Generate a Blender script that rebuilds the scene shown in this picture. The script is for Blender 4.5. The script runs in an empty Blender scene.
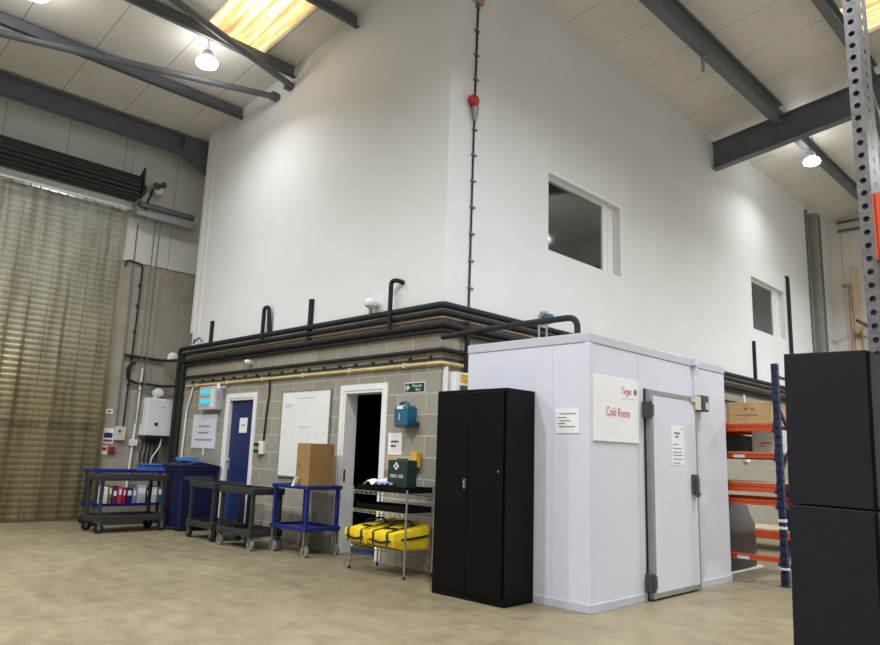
import bpy, bmesh, math, random
from mathutils import Vector, Matrix
random.seed(7)
S = bpy.context.scene
COL = S.collection
PI = math.pi

# ------------------------------------------------------------------ colours / materials
def lin(c):
    return tuple(((x / 12.92) if x <= 0.04045 else ((x + 0.055) / 1.055) ** 2.4) for x in c)

def rgb(r, g, b):
    return lin((r / 255, g / 255, b / 255)) + (1.0,)

class NT:
    def __init__(self, name):
        self.m = bpy.data.materials.new(name)
        self.m.use_nodes = True
        self.t = self.m.node_tree
        self.b = self.t.nodes['Principled BSDF']
        self.out = self.t.nodes['Material Output']
    def n(self, typ, **kw):
        x = self.t.nodes.new(typ)
        for k, v in kw.items():
            setattr(x, k, v)
        return x
    def l(self, a, b):
        self.t.links.new(a, b)
    def coord(self, scale=(1, 1, 1), rot=(0, 0, 0), src='Object', loc=(0, 0, 0)):
        c = self.n('ShaderNodeTexCoord')
        mp = self.n('ShaderNodeMapping')
        mp.inputs['Scale'].default_value = scale
        mp.inputs['Rotation'].default_value = rot
        mp.inputs['Location'].default_value = loc
        self.l(c.outputs[src], mp.inputs['Vector'])
        return mp.outputs['Vector']
    def noise(self, vec, scale=5, detail=4, rough=.55):
        x = self.n('ShaderNodeTexNoise')
        x.inputs['Scale'].default_value = scale
        x.inputs['Detail'].default_value = detail
        x.inputs['Roughness'].default_value = rough
        self.l(vec, x.inputs['Vector'])
        return x.outputs['Fac']
    def ramp(self, fac, stops):
        r = self.n('ShaderNodeValToRGB')
        e = r.color_ramp.elements
        while len(e) < len(stops):
            e.new(0.5)
        for i, (p, c) in enumerate(stops):
            e[i].position = p
            e[i].color = c
        self.l(fac, r.inputs['Fac'])
        return r.outputs['Color']
    def mix(self, fac, a, b, mode='MIX'):
        x = self.n('ShaderNodeMix', data_type='RGBA', blend_type=mode)
        for sock, v in ((x.inputs[0], fac), (x.inputs[6], a), (x.inputs[7], b)):
            if hasattr(v, 'links'):
                self.l(v, sock)
            else:
                sock.default_value = v
        return x.outputs[2]
    def bump(self, h, strength=.3, dist=.01):
        x = self.n('ShaderNodeBump')
        x.inputs['Strength'].default_value = strength
        x.inputs['Distance'].default_value = dist
        self.l(h, x.inputs['Height'])
        self.l(x.outputs['Normal'], self.b.inputs['Normal'])

def mat(name, c, rough=.5, metal=0.0, var=.06, nscale=6, bump=0.0, spec=.5, src='Object', stretch=(1, 1, 1)):
    t = NT(name)
    v = t.coord(stretch, src=src)
    f = t.noise(v, nscale)
    lo = tuple(max(0, x * (1 - var * 2)) for x in c[:3]) + (1,)
    hi = tuple(min(1, x * (1 + var * 2)) for x in c[:3]) + (1,)
    t.l(t.ramp(f, [(.3, lo), (.7, hi)]), t.b.inputs['Base Color'])
    t.b.inputs['Roughness'].default_value = rough
    t.b.inputs['Metallic'].default_value = metal
    t.b.inputs['Specular IOR Level'].default_value = spec
    if bump:
        t.bump(f, bump, .004)
    return t.m

def emit(name, c, s):
    t = NT(name)
    t.b.inputs['Base Color'].default_value = c
    t.b.inputs['Emission Color'].default_value = c
    t.b.inputs['Emission Strength'].default_value = s
    return t.m

def block_mat(name, axis, c1, c2, mort, painted=False):
    """concrete blockwork; axis 'x' = wall runs along x, 'y' = along y (world metres)"""
    t = NT(name)
    rot = (-PI / 2, 0, 0) if axis == 'x' else (0, 0, 0)
    c = t.n('ShaderNodeTexCoord')
    sep = t.n('ShaderNodeSeparateXYZ'); t.l(c.outputs['Object'], sep.inputs[0])
    com = t.n('ShaderNodeCombineXYZ')
    t.l(sep.outputs['X' if axis == 'x' else 'Y'], com.inputs['X'])
    t.l(sep.outputs['Z'], com.inputs['Y'])
    vec = com.outputs[0]
    br = t.n('ShaderNodeTexBrick')
    br.inputs['Scale'].default_value = 1
    br.inputs['Brick Width'].default_value = .52
    br.inputs['Row Height'].default_value = .256
    br.inputs['Mortar Size'].default_value = .008
    br.inputs['Mortar Smooth'].default_value = .25
    br.inputs['Bias'].default_value = 0
    br.inputs['Color1'].default_value = c1
    br.inputs['Color2'].default_value = c2
    br.inputs['Mortar'].default_value = mort
    t.l(vec, br.inputs['Vector'])
    n1 = t.noise(vec, 2.2, 5); n2 = t.noise(vec, 60, 3)
    a = t.mix(.5, br.outputs['Color'], t.ramp(n1, [(.3, (.80, .78, .74, 1)), (.7, (1.0, 1.0, 1.0, 1))]), 'MULTIPLY')
    a = t.mix(.35, a, t.ramp(n2, [(.3, (.6, .6, .6, 1)), (.7, (1, 1, 1, 1))]), 'MULTIPLY')
    t.l(a, t.b.inputs['Base Color'])
    t.b.inputs['Roughness'].default_value = .92
    t.b.inputs['Specular IOR Level'].default_value = .2
    m = t.n('ShaderNodeMath', operation='MULTIPLY_ADD')
    t.l(br.outputs['Fac'], m.inputs[0]); m.inputs[1].default_value = -1; t.l(n2, m.inputs[2])
    t.bump(m.outputs[0], .35, .004)
    return t.m

def panel_mat(name, axis, pitch, off, rib, c, seam, ribdepth=.05, rough=.45):
    """profiled composite sheet: seams every `pitch` metres along `axis`, fine ribs every `rib`"""
    t = NT(name)
    cd = t.n('ShaderNodeTexCoord')
    sep = t.n('ShaderNodeSeparateXYZ'); t.l(cd.outputs['Object'], sep.inputs[0])
    def frac(p, o):
        a = t.n('ShaderNodeMath', operation='ADD'); t.l(sep.outputs[axis], a.inputs[0]); a.inputs[1].default_value = -o + 50 * p
        d = t.n('ShaderNodeMath', operation='DIVIDE'); t.l(a.outputs[0], d.inputs[0]); d.inputs[1].default_value = p
        f = t.n('ShaderNodeMath', operation='FRACT'); t.l(d.outputs[0], f.inputs[0])
        return f.outputs[0]
    f1 = frac(pitch, off)
    w = .012 / pitch
    sm = t.ramp(f1, [(0, (1, 1, 1, 1)), (w * .9, (1, 1, 1, 1)), (w, (0, 0, 0, 1))])
    f2 = frac(rib, 0)
    rb = t.ramp(f2, [(0, (0, 0, 0, 1)), (.12, (1, 1, 1, 1)), (.88, (1, 1, 1, 1)), (1, (0, 0, 0, 1))])
    nz = t.noise(cd.outputs['Object'], 1.3, 4)
    base = t.mix(t.ramp(nz, [(.3, (0, 0, 0, 1)), (.7, (1, 1, 1, 1))]), tuple(x * .93 for x in c[:3]) + (1,), c)
    dk = t.mix(ribdepth * 3, base, rb, 'MULTIPLY')
    t.l(t.mix(sm, dk, seam), t.b.inputs['Base Color'])
    t.b.inputs['Roughness'].default_value = rough
    t.bump(rb, ribdepth * 2, .003)
    return t.m

M = {}
# floor: worn sealed concrete
t = NT('concrete_floor')
v = t.coord((1, 1, 1))
n1 = t.noise(v, .55, 6, .62); n2 = t.noise(v, 4.5, 6, .65); n3 = t.noise(v, 40, 3)
a = t.ramp(n1, [(.3, rgb(130, 119, 95)), (.55, rgb(144, 133, 107)), (.75, rgb(155, 145, 120))])
a = t.mix(.55, a, t.ramp(n2, [(.3, (.66, .64, .60, 1)), (.62, (1, 1, 1, 1))]), 'MULTIPLY')
a = t.mix(.25, a, t.ramp(n3, [(.35, (.7, .7, .7, 1)), (.6, (1, 1, 1, 1))]), 'MULTIPLY')
v2 = t.coord((.8, 6, 1)); st = t.noise(v2, .9, 5, .6)
a = t.mix(.35, a, t.ramp(st, [(.35, (.72, .70, .66, 1)), (.6, (1, 1, 1, 1))]), 'MULTIPLY')
t.l(a, t.b.inputs['Base Color'])
t.l(t.ramp(n2, [(.3, (.34, .34, .34, 1)), (.7, (.6, .6, .6, 1))]), t.b.inputs['Roughness'])
t.b.inputs['Specular IOR Level'].default_value = .45
M['floor'] = t.m

M['block_x'] = block_mat('blockwork_front', 'x', rgb(168, 162, 150), rgb(152, 147, 136), rgb(196, 191, 178))
M['block_y'] = block_mat('blockwork_side', 'y', rgb(172, 166, 153), rgb(164, 158, 145), rgb(184, 179, 166))
M['white_wall'] = mat('white_painted_board', rgb(224, 225, 226), .75, var=.012, nscale=1.2)
M['clad_left'] = panel_mat('white_wall_cladding_left', 'Y', 1.03, 3.78, .09, rgb(214, 213, 208), rgb(120, 120, 116), .02)
M['clad_back'] = panel_mat('white_wall_cladding_back', 'X', 1.0, 0.3, .25, rgb(234, 231, 225), rgb(150, 146, 138), .02)
M['roof'] = panel_mat('roof_liner_sheet', 'Y', 1.05, 3.40, .0875, rgb(222, 219, 214), rgb(112, 108, 102), .02)
M['steel'] = mat('grey_painted_steel', rgb(94, 100, 106), .5, .0, .05, 4)
M['steel_lt'] = mat('light_grey_steel', rgb(150, 152, 156), .5, .2, .05, 4)
M['white_gloss'] = mat('white_gloss_paint', rgb(232, 232, 232), .35, var=.015)
M['white_plastic'] = mat('white_plastic', rgb(228, 228, 228), .4, var=.015)
M['cream_plastic'] = mat('cream_plastic', rgb(206, 200, 186), .45, var=.02)
M['dark_room'] = mat('dark_room_shade', rgb(14, 14, 20), .9, var=.05)  # near-black colour stands in for the shade of an unlit interior
M['door_blue'] = mat('navy_door_paint', rgb(24, 40, 92), .45, var=.04)
M['lilac_door'] = mat('pale_lilac_door', rgb(196, 198, 212), .5, var=.02)
M['black_foam'] = mat('black_pipe_insulation', rgb(22, 23, 24), .75, var=.12, nscale=12)
M['black_cable'] = mat('black_cable_rubber', rgb(24, 24, 25), .6)
M['grey_cable'] = mat('grey_cable', rgb(120, 120, 120), .6)
M['copper'] = mat('dull_copper', rgb(196, 168, 148), .4, .6, .08)
M['gas'] = mat('yellow_cream_pipe', rgb(205, 185, 130), .45, .0, .08, 9)
M['black_metal'] = mat('black_cabinet_steel', rgb(5, 5, 7), .45, .0, .06, 3, spec=.15)
M['black_cab2'] = mat('black_textured_steel', rgb(25, 25, 35), .65, .0, .08, 30, spec=.3)
M['chrome'] = mat('chrome_wire', rgb(190, 190, 190), .22, .95, .05)
M['galv'] = mat('galvanised_steel', rgb(122, 120, 122), .45, .5, .14, 22)
M['cold_white'] = mat('cold_room_panel', rgb(211, 213, 225), .38, var=.012, nscale=2)
M['cold_trim'] = mat('cold_room_trim', rgb(190, 192, 203), .4, var=.02)
M['alu'] = mat('grey_aluminium', rgb(150, 150, 150), .4, .35, .06)
M['dark_grey'] = mat('dark_grey_plastic', rgb(66, 68, 70), .45, var=.06)
M['rubber'] = mat('black_rubber', rgb(20, 20, 20), .7)
M['grey_wheel'] = mat('grey_wheel_rubber', rgb(128, 126, 122), .6)
M['trolley_grey'] = mat('dark_grey_moulded_plastic', rgb(46, 48, 49), .55, var=.08, nscale=10)
M['trolley_blue'] = mat('royal_blue_moulded_plastic', rgb(22, 36, 114), .45, var=.06)
M['bin_blue'] = mat('navy_bin_plastic', rgb(17, 25, 68), .45, var=.08)
M['lid_blue'] = mat('mid_blue_plastic', rgb(72, 120, 196), .4, var=.05)
M['card'] = mat('brown_cardboard', rgb(150, 117, 74), .85, var=.05, nscale=5)
M['card2'] = mat('pale_cardboard', rgb(192, 160, 118), .85, var=.05, nscale=5)
M['tape'] = mat('brown_tape', rgb(140, 106, 62), .4)
M['paper'] = mat('white_paper', rgb(232, 231, 232), .8, var=.01)
M['paper_blue'] = mat('pale_blue_paper', rgb(215, 218, 226), .7, var=.01)
M['ink'] = mat('grey_print', rgb(128, 128, 134), .8)
M['ink_lt'] = mat('light_grey_print', rgb(186, 186, 192), .8)
M['ink_dk'] = mat('black_print', rgb(40, 40, 44), .8)
M['rule'] = mat('faint_ruled_line', rgb(212, 214, 214), .6)
M['pink_ink'] = mat('raspberry_lettering', rgb(196, 66, 92), .6)
M['red'] = mat('red_plastic', rgb(176, 34, 40), .4)
M['green_box'] = mat('dark_green_plastic', rgb(26, 50, 42), .45)
M['green_sign'] = mat('green_sign', rgb(18, 58, 46), .5)
M['teal'] = mat('teal_plastic', rgb(18, 98, 126), .4, var=.08)
M['teal_dk'] = mat('dark_teal_plastic', rgb(20, 84, 106), .45)
M['yellow_bag'] = mat('yellow_coated_fabric', rgb(238, 206, 28), .5, var=.07, nscale=9, bump=.3)
M['yellow'] = mat('yellow_plastic', rgb(226, 178, 40), .5)
M['black_strap'] = mat('black_webbing', rgb(28, 28, 32), .8)
M['rack_blue'] = mat('blue_rack_paint', rgb(18, 33, 74), .45, var=.06)
M['orange'] = mat('orange_rack_paint', rgb(214, 84, 40), .45, var=.06)
M['board'] = mat('chipboard', rgb(196, 176, 146), .85, var=.06, nscale=20)
M['warm_light_tint'] = mat('warm_light_tint', rgb(226, 208, 180), .8)
M['wrap'] = mat('black_stretch_wrap', rgb(17, 18, 20), .32, var=.2, nscale=7, bump=1.0, stretch=(1, 1, 3))
M['cyan'] = emit('cyan_display', rgb(40, 196, 204), .5)
M['led'] = emit('white_led_diffuser', (1, .98, .94, 1), 22.0)
M['brass'] = mat('brass', rgb(170, 130, 70), .35, .8)
M['mat_blue'] = mat('blue_floor_mat', rgb(52, 76, 128), .8)

# skylight: stained translucent GRP lit from the sky outside
t = NT('stained_translucent_sheet')
v = t.coord((.35, 5, 1)); f = t.noise(v, 1.6, 4, .55)
v = t.coord((2.2, 9, 1)); f2 = t.noise(v, 3, 3, .6)
c = t.ramp(f, [(.32, rgb(150, 112, 66)), (.5, rgb(214, 180, 120)), (.68, rgb(255, 240, 208))])
c = t.mix(.5, c, t.ramp(f2, [(.3, (.6, .55, .5, 1)), (.7, (1, 1, 1, 1))]), 'MULTIPLY')
tr = t.n('ShaderNodeBsdfTranslucent'); t.l(c, tr.inputs['Color'])
t.l(tr.outputs[0], t.out.inputs['Surface'])
M['skylight'] = t.m

# clear PVC strips, yellowed and scuffed
t = NT('yellowed_clear_pvc')
v = t.coord((1, 1, 1)); g = t.n('ShaderNodeSeparateXYZ'); cd = t.n('ShaderNodeTexCoord'); t.l(cd.outputs['Object'], g.inputs[0])
vs = t.coord((1, 7, .35)); f = t.noise(vs, 1.1, 3, .55)
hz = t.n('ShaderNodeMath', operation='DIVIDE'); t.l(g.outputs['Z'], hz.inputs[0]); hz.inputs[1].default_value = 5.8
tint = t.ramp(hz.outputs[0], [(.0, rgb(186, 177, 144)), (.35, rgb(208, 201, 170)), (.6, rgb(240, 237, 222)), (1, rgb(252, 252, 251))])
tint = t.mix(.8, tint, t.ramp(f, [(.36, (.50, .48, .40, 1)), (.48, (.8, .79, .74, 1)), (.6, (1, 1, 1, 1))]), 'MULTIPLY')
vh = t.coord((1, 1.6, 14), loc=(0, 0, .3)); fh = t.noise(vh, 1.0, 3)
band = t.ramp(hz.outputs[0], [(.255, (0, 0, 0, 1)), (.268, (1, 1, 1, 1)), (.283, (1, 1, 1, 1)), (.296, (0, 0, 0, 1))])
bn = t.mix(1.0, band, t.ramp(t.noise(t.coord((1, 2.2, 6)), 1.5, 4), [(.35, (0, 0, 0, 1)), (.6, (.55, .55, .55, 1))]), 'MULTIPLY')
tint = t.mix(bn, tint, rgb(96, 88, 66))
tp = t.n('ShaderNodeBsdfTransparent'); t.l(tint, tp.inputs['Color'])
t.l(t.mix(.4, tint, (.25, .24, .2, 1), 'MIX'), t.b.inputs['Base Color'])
t.b.inputs['Roughness'].default_value = .16
t.b.inputs['Specular IOR Level'].default_value = .6
wv = t.noise(t.coord((1, 3.5, 2.2)), 1.2, 2)
t.bump(wv, .5, .03)
mx = t.n('ShaderNodeMixShader'); mx.inputs[0].default_value = .19
t.l(tp.outputs[0], mx.inputs[1]); t.l(t.b.outputs[0], mx.inputs[2]); t.l(mx.outputs[0], t.out.inputs['Surface'])
M['pvc'] = t.m

# window glass
t = NT('window_glass')
tp = t.n('ShaderNodeBsdfTransparent'); tp.inputs['Color'].default_value = (.86, .88, .89, 1)
gl = t.n('ShaderNodeBsdfGlossy'); gl.inputs['Color'].default_value = (.8, .88, .95, 1); gl.inputs['Roughness'].default_value = .03
fr = t.n('ShaderNodeMapRange'); fz = t.n('ShaderNodeFresnel'); fz.inputs['IOR'].default_value = 1.7; t.l(fz.outputs[0], fr.inputs[0]); fr.inputs[3].default_value = .2
mx = t.n('ShaderNodeMixShader'); t.l(fr.outputs[0], mx.inputs[0]); t.l(tp.outputs[0], mx.inputs[1]); t.l(gl.outputs[0], mx.inputs[2])
t.l(mx.outputs[0], t.out.inputs['Surface'])
M['glass'] = t.m
M['slat'] = mat('shutter_slat_steel', rgb(222, 223, 224), .25, .35, .05, 4)
M['drum'] = mat('black_shutter_drum', rgb(38, 39, 41), .4, .2, .15, 10)
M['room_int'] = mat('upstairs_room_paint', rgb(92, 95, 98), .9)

# ------------------------------------------------------------------ mesh builder (world metres)
class MB:
    def __init__(self):
        self.v = []; self.f = []
    def add(self, vs, fs):
        o = len(self.v)
        self.v += [tuple(x) for x in vs]
        self.f += [tuple(i + o for i in f) for f in fs]
        return self
    def box(self, x0, x1, y0, y1, z0, z1):
        x0, x1 = min(x0, x1), max(x0, x1); y0, y1 = min(y0, y1), max(y0, y1); z0, z1 = min(z0, z1), max(z0, z1)
        vs = [(x0, y0, z0), (x1, y0, z0), (x1, y1, z0), (x0, y1, z0), (x0, y0, z1), (x1, y0, z1), (x1, y1, z1), (x0, y1, z1)]
        return self.add(vs, [(0, 3, 2, 1), (4, 5, 6, 7), (0, 1, 5, 4), (1, 2, 6, 5), (2, 3, 7, 6), (3, 0, 4, 7)])
    def bar(self, p, q, w, h, up=(0, 0, 1)):
        """rectangular bar from p to q, w across, h along up"""
        p, q = Vector(p), Vector(q); d = (q - p).normalized(); up = Vector(up)
        s = d.cross(up).normalized(); u = s.cross(d).normalized()
        vs = []
        for c in (p, q):
            for a, b in ((-1, -1), (1, -1), (1, 1), (-1, 1)):
                vs.append(c + s * (a * w / 2) + u * (b * h / 2))
        return self.add(vs, [(3, 2, 1, 0), (4, 5, 6, 7), (0, 1, 5, 4), (1, 2, 6, 5), (2, 3, 7, 6), (3, 0, 4, 7)])
    def prism(self, poly, axis, a, b):
        """polygon (2-D) in the two other axes (cyclic order), extruded along axis from a to b"""
        n = len(poly); vs = []
        for k in (a, b):
            for (u, w) in poly:
                vs.append({'x': (k, u, w), 'y': (u, k, w), 'z': (u, w, k)}[axis])
        fs = [tuple(range(n - 1, -1, -1)), tuple(range(n, 2 * n))]
        for i in range(n):
            j = (i + 1) % n
            fs.append((i, j, n + j, n + i))
        return self.add(vs, fs)
    def cyl(self, p, q, r, r2=None, seg=14):
        p, q = Vector(p), Vector(q); d = (q - p).normalized()
        r2 = r if r2 is None else r2
        a = Vector((0, 0, 1)) if abs(d.z) < .9 else Vector((1, 0, 0))
        s = d.cross(a).normalized(); u = s.cross(d)
        vs = []
        for c, rr in ((p, r), (q, r2)):
            for i in range(seg):
                t = 2 * PI * i / seg
                vs.append(c + s * (rr * math.cos(t)) + u * (rr * math.sin(t)))
        fs = [tuple(range(seg - 1, -1, -1)), tuple(range(seg, 2 * seg))]
        for i in range(seg):
            j = (i + 1) % seg
            fs.append((i, j, seg + j, seg + i))
        return self.add(vs, fs)
    def tube(self, pts, r, seg=10, fillet=0.0):
        P = [Vector(p) for p in pts]
        if fillet and len(P) > 2:
            Q = [P[0]]
            for i in range(1, len(P) - 1):
                a, b, c = P[i - 1], P[i], P[i + 1]
                f = min(fillet, (a - b).length * .48, (c - b).length * .48)
                s, e = b + (a - b).normalized() * f, b + (c - b).normalized() * f
                for k in range(6):
                    t = k / 5
                    Q.append(s * (1 - t) ** 2 + b * 2 * t * (1 - t) + e * t * t)
            Q.append(P[-1]); P = Q
        n = len(P); rings = []
        d0 = (P[1] - P[0]).normalized()
        a = Vector((0, 0, 1)) if abs(d0.z) < .9 else Vector((1, 0, 0))
        s = d0.cross(a).normalized()
        vs = []
        for i in range(n):
            d = (P[min(i + 1, n - 1)] - P[max(i - 1, 0)]).normalized()
            s = (s - d * s.dot(d)).normalized(); u = s.cross(d)
            for k in range(seg):
                t = 2 * PI * k / seg
                vs.append(P[i] + s * (r * math.cos(t)) + u * (r * math.sin(t)))
        fs = [tuple(range(seg - 1, -1, -1)), tuple(range((n - 1) * seg, n * seg))]
        for i in range(n - 1):
            for k in range(seg):
                j = (k + 1) % seg
                fs.append((i * seg + k, i * seg + j, (i + 1) * seg + j, (i + 1) * seg + k))
        return self.add(vs, fs)
    def lathe(self, c, prof, axis='z', seg=20):
        """profile of (radius, height) about an axis through c"""
        c = Vector(c); vs = []; fs = []; n = len(prof)
        A = {'z': (Vector((1, 0, 0)), Vector((0, 1, 0)), Vector((0, 0, 1))), 'x': (Vector((0, 1, 0)), Vector((0, 0, 1)), Vector((1, 0, 0))),
             'y': (Vector((0, 0, 1)), Vector((1, 0, 0)), Vector((0, 1, 0)))}[axis]
        for (r, h) in prof:
            for k in range(seg):
                t = 2 * PI * k / seg
                vs.append(c + A[0] * (max(r, .0005) * math.cos(t)) + A[1] * (max(r, .0005) * math.sin(t)) + A[2] * h)
        for i in range(n - 1):
            for k in range(seg):
                j = (k + 1) % seg
                fs.append((i * seg + k, i * seg + j, (i + 1) * seg + j, (i + 1) * seg + k))
        fs.append(tuple(range(seg - 1, -1, -1))); fs.append(tuple(range((n - 1) * seg, n * seg)))
        return self.add(vs, fs)
    def grid(self, fn, nu, nv):
        vs = [fn(i / nu, j / nv) for j in range(nv + 1) for i in range(nu + 1)]
        fs = [(j * (nu + 1) + i, j * (nu + 1) + i + 1, (j + 1) * (nu + 1) + i + 1, (j + 1) * (nu + 1) + i) for j in range(nv) for i in range(nu)]
        return self.add(vs, fs)
    def build(self, name, m, parent=None, bevel=0.0, smooth=False, local=False, keep=False, subsurf=0):
        me = bpy.data.meshes.new(name)
        vs = [Vector(v) for v in self.v]
        o = bpy.data.objects.new(name, me)
        COL.objects.link(o)
        if parent is None:
            if not keep:
                xs = [v.x for v in vs]; ys = [v.y for v in vs]; zs = [v.z for v in vs]
                c = Vector(((min(xs) + max(xs)) / 2, (min(ys) + max(ys)) / 2, min(zs)))
                vs = [v - c for v in vs]; o.location = c
        else:
            o.parent = parent
            if not local:
                off = WORLD[parent.name] if parent.name in WORLD else Matrix()
                inv = off.inverted()
                vs = [inv @ v for v in vs]
                WORLD[o.name] = off
        me.from_pydata([tuple(v) for v in vs], [], self.f)
        bm = bmesh.new(); bm.from_mesh(me)
        bmesh.ops.recalc_face_normals(bm, faces=bm.faces)
        bm.to_mesh(me); bm.free()
        if parent is None:
            WORLD[o.name] = Matrix.Translation(o.location)
        me.materials.append(m)
        if smooth:
            me.polygons.foreach_set('use_smooth', [True] * len(me.polygons))
            me.set_sharp_from_angle(angle=math.radians(38))
        if bevel:
            b = o.modifiers.new('bevel', 'BEVEL'); b.width = bevel; b.segments = 2; b.limit_method = 'ANGLE'; b.angle_limit = math.radians(40)
        if subsurf:
            s = o.modifiers.new('smooth', 'SUBSURF'); s.levels = subsurf; s.render_levels = subsurf
        me.update()
        return o
WORLD = {}

def tag(o, label, cat, group=None, kind=None):
    o['label'] = label; o['category'] = cat
    if group: o['group'] = group
    if kind: o['kind'] = kind
    return o

def thing(name, label, cat, loc, rotz=0, group=None):
    o = bpy.data.objects.new(name, None); COL.objects.link(o)
    o.empty_display_size = .1
    o.location = loc; o.rotation_euler = (0, 0, rotz)
    WORLD[o.name] = Matrix.Translation(Vector(loc)) @ Matrix.Rotation(rotz, 4, 'Z')
    return tag(o, label, cat, group)

def struct(name, mb, m, parent=None, keep=True, **kw):
    o = mb.build(name, m, parent, keep=keep, **kw)
    if parent is None: o['kind'] = 'structure'
    return o

def dup(root, loc, rotz=0, label=None):
    r = root.copy(); COL.objects.link(r); r.location = loc; r.rotation_euler = (0, 0, rotz)
    if label: r['label'] = label
    for ch in list(root.children):
        c = ch.copy(); COL.objects.link(c); c.parent = r
        for g in list(ch.children):
            d = g.copy(); COL.objects.link(d); d.parent = c
    return r

def text(name, body, m, parent, origin, right, up, height, align='LEFT', depth=.001, xs=1.0):
    """flat raised lettering; origin is the baseline start in world metres"""
    cu = bpy.data.curves.new(name, 'FONT'); cu.body = body; cu.size = height; cu.extrude = depth; cu.align_x = align
    cu.resolution_u = 3
    tmp = bpy.data.objects.new('tmp', cu); COL.objects.link(tmp)
    dg = bpy.context.evaluated_depsgraph_get()
    me = bpy.data.meshes.new_from_object(tmp.evaluated_get(dg))
    bpy.data.objects.remove(tmp)
    R, U = Vector(right), Vector(up); N = R.cross(U); O = Vector(origin)
    inv = WORLD[parent.name].inverted() if parent is not None else Matrix()
    for v in me.vertices:
        v.co = inv @ (O + R * (v.co.x * xs) + U * v.co.y + N * v.co.z)
    me.name = name
    me.materials.clear(); me.materials.append(m)
    o = bpy.data.objects.new(name, me); COL.objects.link(o)
    if parent is not None: o.parent = parent
    return o

def roofz(x): return 8.2 + .125 * (x + 6)

YW = 6.05     # face of the block office, left side
XW = -6.0     # face of the block office, right side
XL = -13.5    # left warehouse wall
YB = 21.5     # far gable wall

# ================================================================== SETTING
struct('floor', MB().box(-13.9, 7, -7, 21.7, -.2, 0), M['floor'])

# ceiling: sloped liner sheet with two roof-light openings
SKY = [(-10.02, -8.30, 4.42, 5.47), (-3.0, -1.2, 11.75, 12.8)]
cm = MB()
xs = sorted({-13.9, 7.0} | {s[0] for s in SKY} | {s[1] for s in SKY})
ys = sorted({-7.0, 21.7} | {s[2] for s in SKY} | {s[3] for s in SKY})
for i in range(len(xs) - 1):
    for j in range(len(ys) - 1):
        if any(abs(xs[i] - s[0]) < 1e-6 and abs(ys[j] - s[2]) < 1e-6 for s in SKY): continue
        a, b, c, d = xs[i], xs[i + 1], ys[j], ys[j + 1]
        vs = [(a, c, roofz(a)), (b, c, roofz(b)), (b, d, roofz(b)), (a, d, roofz(a)), (a, c, roofz(a) + .12), (b, c, roofz(b) + .12), (b, d, roofz(b) + .12), (a, d, roofz(a) + .12)]
        cm.add(vs, [(0, 3, 2, 1), (4, 5, 6, 7), (0, 1, 5, 4), (1, 2, 6, 5), (2, 3, 7, 6), (3, 0, 4, 7)])
struct('ceiling', cm, M['roof'])
for k, (a, b, c, d) in enumerate(SKY):
    o = MB().add([(a, c, roofz(a) + .05), (b, c, roofz(b) + .05), (b, d, roofz(b) + .05), (a, d, roofz(a) + .05)], [(0, 1, 2, 3)]).build('roof_light', M['skylight'])
    tag(o, ['stained amber translucent roof light in the ceiling over the white office wall', 'stained amber translucent roof light at the top right behind the galvanised upright'][k], 'roof light', kind='structure')

# left warehouse wall: blockwork low, white cladding high, big door opening y<4.97
DY, DZ = 4.97, 5.72
struct('wall_left', MB().box(XL - .2, XL, DY, 6.75, 0, 4.74), M['block_y'])
struct('wall_left_cladding', MB().box(XL - .2, XL, -7, DY, DZ, 7.3).box(XL - .2, XL + .03, DY, 6.75, 4.74, 7.3), M['clad_left'])
struct('wall_left_front', MB().box(XL - .2, XL, -7, -1.5, 0, DZ), M['clad_left'])
struct('wall_near', MB().box(-13.7, 7, -7.2, -7, 0, 10), M['white_wall'])
struct('wall_right', MB().box(7, 7.2, -7, 21.7, 0, 10), M['white_wall'])
struct('wall_back', MB().box(-6.3, 7, YB, YB + .2, 0, 10), M['clad_back'])
# recess at the end of the office wall
struct('wall_recess', MB().box(XL, -12.3, 6.62, 6.75, 4.74, 7.6), M['clad_left'])
struct('wall_recess_block', MB().box(XL, -12.3, 6.6, 6.75, 0, 4.74), M['block_x'])

def wall_cells(axis, plane, thick, u0, u1, z0, z1, holes):
    """wall slab with rectangular openings; holes = (u0,u1,z0,z1)"""
    mb = MB()
    us = sorted({u0, u1} | {h[0] for h in holes} | {h[1] for h in holes})
    zs = sorted({z0, z1} | {h[2] for h in holes} | {h[3] for h in holes})
    for i in range(len(us) - 1):
        for j in range(len(zs) - 1):
            cu, cz = (us[i] + us[i + 1]) / 2, (zs[j] + zs[j + 1]) / 2
            if any(h[0] < cu < h[1] and h[2] < cz < h[3] for h in holes): continue
            if axis == 'x': mb.box(us[i], us[i + 1], plane, plane + thick, zs[j], zs[j + 1])
            else: mb.box(plane - thick, plane, us[i], us[i + 1], zs[j], zs[j + 1])
    return mb
ZS = 3.05
D1 = (-10.98, -10.16, 0, 2.13)     # blue door opening
D2 = (-7.84, -7.02, 0, 2.13)       # open doorway
struct('wall_front', wall_cells('x', YW, .2, -12.9, XW, 0, ZS, [D1, D2]), M['block_x'])
struct('wall_front_upper', MB().prism([(-12.55, ZS), (XW, ZS), (XW, roofz(XW)), (-12.55, roofz(-12.55))], 'y', YW, YW + .15), M['white_wall'])
struct('wall_side', MB().box(XW - .2, XW, YW + .2, YB, 0, ZS), M['block_y'])
W1 = (8.18, 10.19, 4.31, 5.50)
W2 = (15.70, 17.66, 4.28, 5.46)
struct('wall_side_upper', wall_cells('y', XW, .15, YW + .15, YB, ZS, roofz(XW) + .02, [W1, W2]), M['white_wall'])
# pilaster boarding at the left end of the white wall
struct('trim_1', MB().box(-12.62, -12.50, YW - .015, YW + .3, ZS + .35, 7.36).box(-12.36, -12.30, YW - .012, YW + .01, ZS + .2, 7.38), M['white_gloss'])

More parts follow.
